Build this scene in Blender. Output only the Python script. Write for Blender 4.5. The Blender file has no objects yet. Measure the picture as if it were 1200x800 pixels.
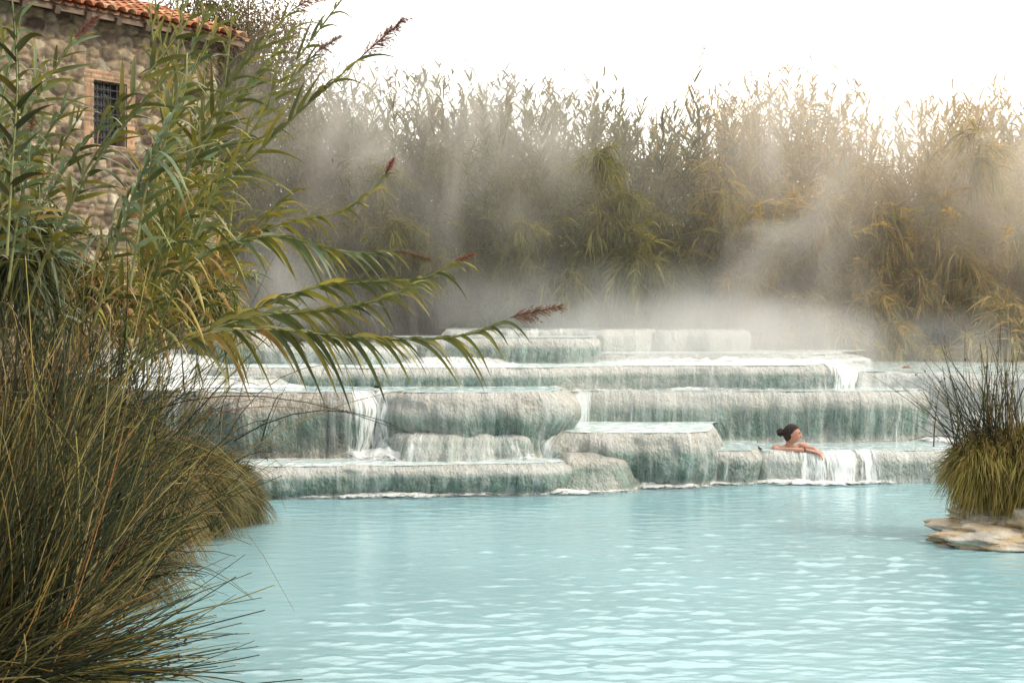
import bpy, bmesh, math, random
import numpy as np
from mathutils import Vector, noise as mnoise, Matrix

rng = np.random.default_rng(11)
random.seed(11)
R = math.radians
scn = bpy.context.scene
COL = scn.collection
F, HZ, CAMZ = 1667.0, 370.0, 1.95          # focal length in photo pixels, horizon row, eye height


def at(px, py, Y):
    return np.array([(px - 600) * Y / F, Y, CAMZ - (py - HZ) * Y / F])


def atz(px, Y, z):
    return np.array([(px - 600) * Y / F, Y, z])


# ------------------------------------------------------------------ objects
def tag(o, label=None, cat=None, group=None, kind=None):
    if label: o['label'] = label
    if cat: o['category'] = cat
    if group: o['group'] = group
    if kind: o['kind'] = kind
    return o


def empty(name, loc=(0, 0, 0), label=None, cat=None, group=None):
    o = bpy.data.objects.new(name, None)
    o.empty_display_size = 0.2
    o.location = loc
    COL.objects.link(o)
    return tag(o, label, cat, group)


def norm(a):
    a = np.asarray(a, float)
    return a / np.maximum(np.linalg.norm(a, axis=-1, keepdims=True), 1e-9)


class MB:
    """collects vertices, faces and vertex colours, links them as one mesh object"""
    def __init__(s):
        s.v, s.f4, s.f3, s.c, s.n, s.uv = [], [], [], [], 0, []

    def add(s, v, f4=None, c=(1, 1, 1), f3=None, uv=None):
        v = np.asarray(v, float).reshape(-1, 3)
        c = np.asarray(c, float)
        if c.ndim == 1: c = np.repeat(c[None], len(v), 0)
        s.v.append(v); s.c.append(c)
        s.uv.append(np.zeros((len(v), 2)) if uv is None else np.asarray(uv, float).reshape(-1, 2))
        if f4 is not None and len(f4): s.f4.append(np.asarray(f4, int).reshape(-1, 4) + s.n)
        if f3 is not None and len(f3): s.f3.append(np.asarray(f3, int).reshape(-1, 3) + s.n)
        s.n += len(v)
        return s

    def box(s, cx, sx, c=(1, 1, 1), M=None):
        q = np.array([[x, y, z] for x in (-.5, .5) for y in (-.5, .5) for z in (-.5, .5)]) * np.array(sx)
        if M is not None: q = q @ np.asarray(M).T
        q = q + np.array(cx)
        return s.add(q, [[0, 1, 3, 2], [4, 6, 7, 5], [0, 4, 5, 1], [2, 3, 7, 6], [0, 2, 6, 4], [1, 5, 7, 3]], c)

    def build(s, name, mat, parent=None, smooth=True):
        V = np.concatenate(s.v); C = np.concatenate(s.c); UV = np.concatenate(s.uv)
        f4 = np.concatenate(s.f4) if s.f4 else np.zeros((0, 4), int)
        f3 = np.concatenate(s.f3) if s.f3 else np.zeros((0, 3), int)
        me = bpy.data.meshes.new(name)
        me.vertices.add(len(V)); me.vertices.foreach_set('co', V.astype(np.float32).ravel())
        nl = f4.size + f3.size
        me.loops.add(nl)
        li = np.concatenate([f4.ravel(), f3.ravel()]).astype(np.int32)
        me.loops.foreach_set('vertex_index', li)
        npoly = len(f4) + len(f3)
        me.polygons.add(npoly)
        ls = np.concatenate([np.arange(len(f4)) * 4, f4.size + np.arange(len(f3)) * 3]).astype(np.int32)
        me.polygons.foreach_set('loop_start', ls)
        me.polygons.foreach_set('use_smooth', np.full(npoly, smooth))
        me.update(calc_edges=True)
        a = me.color_attributes.new('Col', 'FLOAT_COLOR', 'POINT')
        a.data.foreach_set('color', np.concatenate([C[:, :3], np.ones((len(C), 1))], 1).astype(np.float32).ravel())
        if UV.any():
            u = me.uv_layers.new(name='UVMap')
            u.data.foreach_set('uv', UV[li].astype(np.float32).ravel())
        me.validate()
        me.materials.append(mat)
        o = bpy.data.objects.new(name, me)
        COL.objects.link(o)
        if parent is not None:
            o.parent = parent
            o.matrix_parent_inverse = Matrix.Identity(4)
        return o

    def shift(s, off):
        s.v = [v - np.asarray(off) for v in s.v]
        return s


def ribbons(mb, P, D, S, L, W, droop, C, k=6, fold=.22, prof='leaf', twist=0.0, tip=None):
    """vectorised blades: P base, D direction, S width vector, droop towards -z; C root colour, tip optional tip colour"""
    P = np.atleast_2d(P); n = len(P)
    D = norm(np.broadcast_to(D, (n, 3))); S = np.broadcast_to(S, (n, 3))
    L = np.broadcast_to(L, (n,)); W = np.broadcast_to(W, (n,)); droop = np.broadcast_to(droop, (n,))
    C = np.broadcast_to(C, (n, 3))
    t = np.linspace(0, 1, k + 1)
    if prof == 'leaf':
        w = np.minimum(1, .55 + 3 * t) * np.maximum(1 - t, 0) ** .62
    elif prof == 'thin':
        w = np.maximum(1 - t, 0) ** .5
    else:
        w = np.sin(np.pi * np.clip(t * .92 + .08, 0, 1)) ** .7
    w[-1] = .03
    fac = 1 / np.sqrt(1 + (droop * 1.1) ** 2)
    ctr = (P[:, None] + D[:, None] * (L * fac)[:, None, None] * t[None, :, None])
    ctr[..., 2] -= (droop * L * fac)[:, None] * (t[None] ** 2)
    T = D[:, None] * np.ones((1, k + 1, 1)); T = T.copy(); T[..., 2] -= 2 * droop[:, None] * t[None]
    T = norm(T)
    Sx = S[:, None] - T * np.sum(S[:, None] * T, -1, keepdims=True)
    Sx = norm(Sx)
    N = np.cross(T, Sx)
    tw = np.broadcast_to(twist, (n,))[:, None] * t[None]
    S2 = Sx * np.cos(tw)[..., None] + N * np.sin(tw)[..., None]
    N2 = np.cross(T, S2)
    hw = .5 * W[:, None] * w[None]
    a = ctr + S2 * hw[..., None]
    b = ctr - S2 * hw[..., None]
    m = ctr - N2 * (hw * 2 * fold)[..., None]
    if fold:
        V = np.stack([a, m, b], 2).reshape(-1, 3); q = 3
    else:
        V = np.stack([a, b], 2).reshape(-1, 3); q = 2
    base = (np.arange(n) * (k + 1) * q)[:, None, None] + (np.arange(k) * q)[None, :, None] + np.arange(q - 1)[None, None, :]
    base = base.ravel()
    f = np.stack([base, base + 1, base + q + 1, base + q], 1)
    if tip is None: cc = np.repeat(C[:, None], k + 1, 1)
    else:
        tip = np.broadcast_to(tip, (n, 3)); e = (t ** 2)[None, :, None]
        cc = C[:, None] * (1 - e) + tip[:, None] * e
    cc = np.repeat(cc[:, :, None], q, 2).reshape(-1, 3)
    mb.add(V, f, cc)


def tubes(mb, P, D, L, Rr, droop, C, k=5, sides=3, taper=.62, bend=None, tip=None):
    P = np.atleast_2d(P); n = len(P)
    D = norm(np.broadcast_to(D, (n, 3)))
    L = np.broadcast_to(L, (n,)); Rr = np.broadcast_to(Rr, (n,)); droop = np.broadcast_to(droop, (n,)); C = np.broadcast_to(C, (n, 3))
    t = np.linspace(0, 1, k + 1)
    ctr = P[:, None] + D[:, None] * L[:, None, None] * t[None, :, None]
    ctr[..., 2] -= (droop * L)[:, None] * t[None] ** 2
    if bend is not None: ctr += bend[:, None] * (L[:, None] * t[None] ** 2)[..., None]
    T = norm(np.gradient(ctr, axis=1))
    ref = np.array([.37, -.8, .46])
    A = norm(np.cross(T, ref)); B = np.cross(T, A)
    r = Rr[:, None] * (1 - taper * t[None])
    an = np.arange(sides) * 2 * np.pi / sides
    V = ctr[:, :, None] + (A[:, :, None] * np.cos(an)[:, None] + B[:, :, None] * np.sin(an)[:, None]) * r[:, :, None, None]
    i, j, h = np.meshgrid(np.arange(n), np.arange(k), np.arange(sides), indexing='ij')
    b = (i * (k + 1) + j) * sides
    f = np.stack([b + h, b + (h + 1) % sides, b + sides + (h + 1) % sides, b + sides + h], -1).reshape(-1, 4)
    if tip is None: cc = np.repeat(C[:, None], k + 1, 1)
    else: cc = C[:, None] * (1 - t[None, :, None]) + np.broadcast_to(tip, (n, 3))[:, None] * t[None, :, None]
    mb.add(V.reshape(-1, 3), f, np.repeat(cc[:, :, None], sides, 2).reshape(-1, 3))


def spline(pts, n):
    """Catmull-Rom through pts, n samples evenly along it"""
    p = np.asarray(pts, float)
    p = np.vstack([2 * p[0] - p[1], p, 2 * p[-1] - p[-2]])
    out = []
    for i in range(1, len(p) - 2):
        t = np.linspace(0, 1, 24, endpoint=False)[:, None]
        a, b, c, d = p[i - 1], p[i], p[i + 1], p[i + 2]
        out.append(.5 * (2 * b + (c - a) * t + (2 * a - 5 * b + 4 * c - d) * t ** 2 + (3 * b - a - 3 * c + d) * t ** 3))
    out.append(p[-2][None]); q = np.vstack(out)
    s = np.concatenate([[0], np.cumsum(np.linalg.norm(np.diff(q, axis=0), axis=1))])
    u = np.linspace(0, s[-1], n)
    return np.stack([np.interp(u, s, q[:, i]) for i in range(p.shape[1])], 1)


def path_tube(mb, ctr, r, c, sides=6):
    k = len(ctr)
    T = norm(np.gradient(ctr, axis=0)); ref = np.array([.2, -.95, .23])
    A = norm(np.cross(T, ref)); B = np.cross(T, A)
    r = np.broadcast_to(r, (k,))
    an = np.arange(sides) * 2 * np.pi / sides
    V = ctr[:, None] + (A[:, None] * np.cos(an)[:, None] + B[:, None] * np.sin(an)[:, None]) * r[:, None, None]
    j, h = np.meshgrid(np.arange(k - 1), np.arange(sides), indexing='ij')
    f = np.stack([j * sides + h, j * sides + (h + 1) % sides, (j + 1) * sides + (h + 1) % sides, (j + 1) * sides + h], -1).reshape(-1, 4)
    c = np.asarray(c, float)
    mb.add(V.reshape(-1, 3), f, c if c.ndim == 1 else np.repeat(c[:, None], sides, 1).reshape(-1, 3))


def fbm(p, o=4, s=1.0, off=0.0):
    return mnoise.fractal(Vector((p[0] * s + off, p[1] * s + off * .7, p[2] * s - off)), 1.0, 2.0, o, noise_basis='PERLIN_ORIGINAL')


# ------------------------------------------------------------------ materials
class NT:
    def __init__(s, name):
        s.m = bpy.data.materials.new(name); s.m.use_nodes = True
        s.t = s.m.node_tree; s.t.nodes.clear()
        s.out = s.t.nodes.new('ShaderNodeOutputMaterial')

    def n(s, typ, **kw):
        nd = s.t.nodes.new('ShaderNode' + typ)
        for k, v in kw.items():
            if k.startswith('_'): setattr(nd, k[1:], v)
            else: s.set(nd.inputs[int(k[1:]) if k[0] == 'i' and k[1:].isdigit() else k.replace('__', ' ')], v)
        return nd

    def set(s, sock, v):
        if isinstance(v, bpy.types.NodeSocket): s.t.links.new(v, sock)
        elif isinstance(v, bpy.types.Node): s.t.links.new(v.outputs[0], sock)
        else:
            if sock.type == 'RGBA' and len(v) == 3: v = (*v, 1)
            sock.default_value = v

    def math(s, op, a, b=0.0, clamp=False):
        return s.n('Math', _operation=op, _use_clamp=clamp, i0=a, i1=b).outputs[0]

    def mix(s, f, a, b, typ='MIX'):
        nd = s.t.nodes.new('ShaderNodeMix'); nd.data_type = 'RGBA'; nd.blend_type = typ
        s.set(nd.inputs[0], f); s.set(nd.inputs[6], a); s.set(nd.inputs[7], b)
        return nd.outputs[2]

    def ramp(s, f, lo, hi, a=0.0, b=1.0):
        nd = s.n('MapRange', _interpolation_type='SMOOTHSTEP', i0=f, i1=lo, i2=hi, i3=a, i4=b)
        return nd.outputs[0]

    def noise(s, vec, scale, detail=4, rough=.55, dim='3D', dist=0.0):
        nd = s.n('TexNoise', _noise_dimensions=dim, Vector=vec, Scale=scale, Detail=detail, Roughness=rough, Distortion=dist)
        return nd.outputs[0]

    def mapv(s, vec, scale=(1, 1, 1), loc=(0, 0, 0)):
        return s.n('Mapping', Vector=vec, Scale=scale, Location=loc).outputs[0]

    def surf(s, sh):
        s.t.links.new(sh.outputs[0] if isinstance(sh, bpy.types.Node) else sh, s.out.inputs[0]); return s.m


def leaf_mat(name, trans=.35, rough=.45, vary=.35, sat=1.0, spec=.4):
    m = NT(name)
    col = m.n('VertexColor', _layer_name='Col').outputs[0]
    tc = m.n('TexCoord').outputs[3]
    nz = m.noise(tc, 9.0, 3)
    col = m.mix(1.0, col, m.n('MapRange', i0=nz, i1=.3, i2=.7, i3=1 - vary, i4=1 + vary).outputs[0], 'MULTIPLY')
    b = m.n('BsdfPrincipled', Base__Color=col, Roughness=rough)
    b.inputs['Specular IOR Level'].default_value = spec
    tcol = m.mix(1.0, col, (1.5, 1.35, .7), 'MULTIPLY')
    t = m.n('BsdfTranslucent', Color=tcol)
    return m.surf(m.n('MixShader', i0=trans, i1=b, i2=t))


def plain_mat(name, rough=.7, bump=0.0, bscale=20.0, vary=.25):
    m = NT(name)
    col = m.n('VertexColor', _layer_name='Col').outputs[0]
    tc = m.n('TexCoord').outputs[3]
    nz = m.noise(tc, bscale * .35, 5)
    col = m.mix(1.0, col, m.n('MapRange', i0=nz, i1=.3, i2=.7, i3=1 - vary, i4=1 + vary).outputs[0], 'MULTIPLY')
    b = m.n('BsdfPrincipled', Base__Color=col, Roughness=rough)
    if bump:
        bp = m.n('Bump', Strength=bump, Distance=.02, Height=m.noise(tc, bscale, 6))
        m.set(b.inputs['Normal'], bp.outputs[0])
    return m.surf(b)


def travertine(name, teal=.6, dark=.12, pale=(.52, .54, .50), warm=(.40, .405, .36)):
    m = NT(name)
    uv = m.n('TexCoord').outputs[2]; ob = m.n('TexCoord').outputs[3]
    sep = m.n('SeparateXYZ', i0=uv); v = sep.outputs[1]
    big = m.noise(ob, 2.2, 5, .6)
    fine = m.noise(ob, 16.0, 6, .65)
    base = m.mix(m.ramp(big, .38, .66), warm, pale)
    base = m.mix(m.ramp(fine, .44, .72), base, (.56, .56, .51))
    streak = m.noise(m.mapv(uv, (7.0, .9, 1)), 1.0, 5, .7, dist=.6)
    patch = m.noise(m.mapv(uv, (1.3, .8, 1), (3.1, 1.7, 0)), 1.0, 4, .6)
    # algae: below the lip, in vertical runs
    zone = m.math('MULTIPLY', m.ramp(v, .20, .42), m.ramp(m.math('ADD', v, m.math('MULTIPLY', fine, .1)), 1.05, .86))
    tk = m.math('MULTIPLY', m.math('MULTIPLY', zone, m.ramp(m.math('ADD', m.math('MULTIPLY', streak, .55), m.math('MULTIPLY', patch, .6)), .38, .66)), teal * 1.4, True)
    algae = m.mix(m.ramp(streak, .42, .70), (.082, .15, .118), (.28, .395, .34))
    base = m.mix(tk, base, algae)
    run = m.ramp(m.noise(m.mapv(uv, (22.0, 1.1, 1), (5, 0, 0)), 1.0, 4, .7), .50, .74)
    base = m.mix(m.math('MULTIPLY', run, .32), base, (.70, .74, .71))
    if dark:
        dk = m.ramp(m.math('ADD', m.math('MULTIPLY', streak, .5), m.math('MULTIPLY', big, .6)), .45, .72)
        base = m.mix(m.math('MULTIPLY', dk, dark, True), base, (.075, .072, .062))
    pit = m.n('TexVoronoi', _feature='F1', Vector=m.mapv(ob, (1, 1, .6)), Scale=34.0).outputs[0]
    h = m.math('ADD', m.math('MULTIPLY', fine, .9), m.math('MULTIPLY', streak, 1.4))
    h = m.math('ADD', h, m.math('MULTIPLY', pit, .35))
    bp = m.n('Bump', Strength=1.0, Distance=.05, Height=h)
    b = m.n('BsdfPrincipled', Base__Color=base, Roughness=m.ramp(streak, .3, .7, .16, .5), Normal=bp)
    b.inputs['Specular IOR Level'].default_value = .5
    return m.surf(b)


def water_mat(name, col, bump=.25, scale=5.0, rough=.06, foam=0.0):
    m = NT(name)
    ob = m.n('TexCoord').outputs[3]
    sv = m.mapv(ob, (1, 1.8, 1))
    h = m.math('ADD', m.noise(sv, scale, 3, .5, dist=.4), m.math('MULTIPLY', m.noise(sv, scale * 3.3, 2), .35))
    bp = m.n('Bump', Strength=bump, Distance=.05, Height=h)
    c = m.mix(m.ramp(m.noise(ob, .55, 3), .35, .7), col, tuple(x * 1.12 for x in col))
    r = rough
    if foam:
        fm = m.math('MULTIPLY', m.ramp(m.noise(ob, 7.0, 6, .7), .5, .62), foam)
        c = m.mix(fm, c, (.8, .84, .84)); r = m.math('ADD', m.math('MULTIPLY', fm, .5), rough)
    b = m.n('BsdfPrincipled', Base__Color=c, Roughness=r, IOR=1.33, Normal=bp)
    return m.surf(b)


def fall_mat():
    m = NT('falling_water')
    uv = m.n('TexCoord').outputs[2]
    flow = m.n('VertexColor', _layer_name='Col').outputs[0]
    fl = m.n('SeparateColor', i0=flow).outputs[0]
    s1 = m.noise(m.mapv(uv, (16.0, .9, 1)), 1.0, 4, .65, dist=.35)
    s2 = m.noise(m.mapv(uv, (46.0, 2.6, 1)), 1.0, 3, .6)
    s = m.math('ADD', m.math('MULTIPLY', s1, .65), m.math('MULTIPLY', s2, .35))
    th = m.math('SUBTRACT', .76, m.math('MULTIPLY', fl, .42))
    a = m.n('MapRange', _interpolation_type='SMOOTHSTEP', i0=m.math('SUBTRACT', s, th), i1=-.06, i2=.14, i3=0.0, i4=.88).outputs[0]
    a = m.math('MULTIPLY', a, m.ramp(fl, .02, .2))
    film = m.math('MULTIPLY', m.math('MULTIPLY', m.ramp(s1, .40, .68), .32), m.ramp(fl, .03, .5))
    a = m.math('MAXIMUM', a, film)
    bp = m.n('Bump', Strength=.5, Distance=.03, Height=s)
    b = m.n('BsdfPrincipled', Base__Color=(.80, .85, .85), Roughness=.25, IOR=1.33, Normal=bp, Alpha=a)
    return m.surf(b)


def foam_mat():
    m = NT('foam')
    ob = m.n('TexCoord').outputs[3]
    fl = m.n('SeparateColor', i0=m.n('VertexColor', _layer_name='Col').outputs[0]).outputs[0]
    nz = m.math('ADD', m.math('MULTIPLY', m.noise(ob, 9.0, 6, .7), .7), m.math('MULTIPLY', m.noise(ob, 30.0, 3), .3))
    a = m.n('MapRange', _interpolation_type='SMOOTHSTEP', i0=m.math('ADD', nz, m.math('MULTIPLY', fl, .55)), i1=.62, i2=.86, i3=0.0, i4=.95).outputs[0]
    bp = m.n('Bump', Strength=.7, Distance=.04, Height=nz)
    b = m.n('BsdfPrincipled', Base__Color=(.82, .86, .86), Roughness=.5, Normal=bp, Alpha=a)
    return m.surf(b)


M_TRAV = travertine('travertine_green', .85)
M_TRAV_L = travertine('travertine_light', .45, 0, (.58, .61, .575), (.46, .475, .43))
M_TRAV_W = travertine('travertine_white', .18, 0, (.63, .66, .63), (.55, .56, .52))
M_TRAV_D = travertine('travertine_dark', .8, .95, (.40, .38, .33), (.33, .29, .23))
M_TRAV_B = travertine('travertine_brown', .75, .16, (.50, .505, .46), (.40, .385, .335))
TURQ = (.225, .39, .425)
M_POOL = water_mat('pool_water', TURQ, .05, 14.0, .02)
M_BASIN = water_mat('basin_water', (.46, .60, .61), .12, 9.0, .06, .5)
M_FOAMY = water_mat('foamy_water', (.54, .66, .66), .35, 7.0, .15, .9)
M_FALL = fall_mat()
M_FOAM = foam_mat()
M_LEAF = leaf_mat('reed_leaf', .20, .38, .28)
M_FAR = leaf_mat('far_reed_leaf', .4, .5, .3)
M_RUSH = leaf_mat('rush_stem', .18, .45, .3, spec=.35)
M_STEM = plain_mat('reed_stem', .45)
M_PLUME = leaf_mat('reed_plume', .3, .7, .3, spec=.1)
M_STONE = plain_mat('wall_stone', .85, .5, 26.0)
M_TILE = plain_mat('roof_tile', .8, .35, 30.0, .3)
M_WOOD = plain_mat('eave_wood', .8, .3, 18.0)
M_IRON = plain_mat('window_iron', .6)
M_SKIN = plain_mat('skin', .45, 0, 20, .06)
M_HAIR = plain_mat('hair', .75, .9, 90.0, .5)
M_BARK = plain_mat('bark', .9, .6, 14.0)
M_ROCK = plain_mat('shore_rock', .55, .7, 22.0, .25)


def glass_mat():
    m = NT('window_glass')
    return m.surf(m.n('BsdfPrincipled', Base__Color=(.03, .03, .035), Roughness=.12))


def ground_mat():
    m = NT('soil')
    ob = m.n('TexCoord').outputs[3]
    c = m.mix(m.ramp(m.noise(ob, .8, 6, .65), .35, .65), (.085, .060, .038), (.13, .105, .055))
    c = m.mix(m.ramp(m.noise(ob, 7.0, 5), .5, .7), c, (.07, .08, .03))
    bp = m.n('Bump', Strength=.9, Distance=.12, Height=m.noise(ob, 5.0, 8, .7))
    return m.surf(m.n('BsdfPrincipled', Base__Color=c, Roughness=.95, Normal=bp))


def steam_mat(name, dens, scale=.7, lo=.40, hi=.72, seed=0.0, aniso=.35, col=(.96, .95, .93), power=1.0):
    m = NT(name)
    tc = m.n('TexCoord')
    ob = tc.outputs[3]
    r = m.n('VectorMath', _operation='LENGTH', i0=ob).outputs['Value']       # unit sphere, scaled by the object
    fall = m.ramp(r, 1.0, .15)
    geo = m.n('NewGeometry').outputs['Position']
    nz = m.noise(m.mapv(geo, (1, 1, .62), (seed, seed * .6, -seed)), scale, 4, .6, dist=.9)
    d = m.math('MULTIPLY', m.math('MULTIPLY', fall, m.ramp(nz, lo, hi, .02, 1.0)), dens)
    vol = m.n('VolumePrincipled', Color=col, Density=d, Anisotropy=aniso)
    m.t.links.new(vol.outputs[0], m.out.inputs['Volume'])
    return m.m


# ------------------------------------------------------------------ ground, water
def sstep(x, a, b):
    t = np.clip((x - a) / (b - a), 0, 1)
    return t * t * (3 - 2 * t)


def bank_left(Y):
    return np.interp(Y, [0, 4, 7.5, 9.5, 12, 13.6, 14.8, 16.0, 17.5, 20, 40], [-1.2, -1.5, -2.15, -2.45, -2.75, -2.85, -3.6, -4.5, -4.9, -4.8, -4.8])


def bank_right(Y):
    return np.interp(Y, [0, 9, 11, 11.8, 12.4, 14.2, 15.5, 18, 60], [4.6, 4.7, 4.6, 4.35, 4.15, 4.25, 5.8, 7.6, 9.0])


def ground_z(X, Y):
    z = np.full_like(X, -.6)
    l = bank_left(Y) - X
    z = np.maximum(z, -.6 + .78 * sstep(l, -.15, .35) + .75 * sstep(l, .3, 2.2))
    r = X - bank_right(Y)
    z = np.maximum(z, -.6 + .8 * sstep(r, -.2, .3) + .9 * sstep(r, .3, 3.0))
    back = 1.0 + .35 * sstep(Y, 23.6, 24.6) + 1.9 * sstep(Y, 26.0, 30.0)  # unseen rise behind the reeds, added to block sky light low down
    z = np.where(Y > 23.0, np.maximum(z, -.6 + (back + .6) * sstep(Y, 23.0, 24.6)), z)
    return z


def make_ground():
    xs = np.concatenate([np.linspace(-160, -12, 16), np.linspace(-11, 12, 150), np.linspace(13, 160, 16)])
    ys = np.concatenate([np.linspace(-60, 1, 12), np.linspace(1.5, 30, 170), np.linspace(32, 260, 20)])
    X, Y = np.meshgrid(xs, ys)
    Z = ground_z(X, Y)
    for i in range(X.shape[0]):
        for j in range(X.shape[1]):
            if -12 < X[i, j] < 13 and 1 < Y[i, j] < 31: Z[i, j] += .09 * fbm((X[i, j], Y[i, j], 0), 4, 1.2)
    nx, ny = len(xs), len(ys)
    i, j = np.meshgrid(np.arange(ny - 1), np.arange(nx - 1), indexing='ij')
    b = (i * nx + j).ravel()
    mb = MB().add(np.stack([X, Y, Z], -1).reshape(-1, 3), np.stack([b, b + 1, b + nx + 1, b + nx], 1))
    o = mb.build('ground', ground_mat())
    return tag(o, 'dark earth bank and bed under the reeds and terraces', 'ground', kind='structure')


def make_pool():
    ys = [3.0]
    while ys[-1] < 18.6: ys.append(ys[-1] + max(.016, .0026 * ys[-1]))
    ys = np.array(ys)
    xs = np.linspace(-5.2, 7.5, 460)
    X, Y = np.meshgrid(xs, ys)
    r2 = np.random.default_rng(5)
    Z = np.zeros_like(X)
    for _ in range(64):
        lam = .058 * (6.5 ** r2.random()); k = 2 * np.pi / lam
        th = R(90) + r2.normal(0, R(18))
        if r2.random() < .07: th = r2.uniform(0, np.pi)
        ph = r2.random() * 6.28
        amp = .00037 * (lam / .2) ** .52
        wv = np.sin(k * (X * np.cos(th) + Y * np.sin(th)) + ph + .7 * np.sin(X * 1.3 + ph) + .5 * np.sin(Y * .9 - ph))
        fade = np.exp(-(lam < .2) * np.maximum(Y - 12, 0) * .15)
        Z += amp * wv * fade
    # calmer under the left bank, choppier near the falls
    g = .45 + .55 * sstep(X - bank_left(Y), .1, 1.6)
    Z *= g * (.85 + .3 * np.sin(X * .9 + 1.1 * np.sin(Y * .5)) * np.sin(Y * .7))
    Z += .0011 * np.maximum(Z / .002, -.4) ** 2
    nx, ny = len(xs), len(ys)
    i, j = np.meshgrid(np.arange(ny - 1), np.arange(nx - 1), indexing='ij')
    b = (i * nx + j).ravel()
    mb = MB().add(np.stack([X, Y, Z], -1).reshape(-1, 3), np.stack([b, b + 1, b + nx + 1, b + nx], 1))
    o = mb.build('water', M_POOL)
    return tag(o, 'milky turquoise thermal pool with bright ripples filling the foreground', 'water', kind='structure')


make_ground()
make_pool()

# ------------------------------------------------------------------ terraces


def vv_flat(j, Q):
    return Q[j, 1] > -.06 and j < np.argmax(Q[:, 0])


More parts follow.
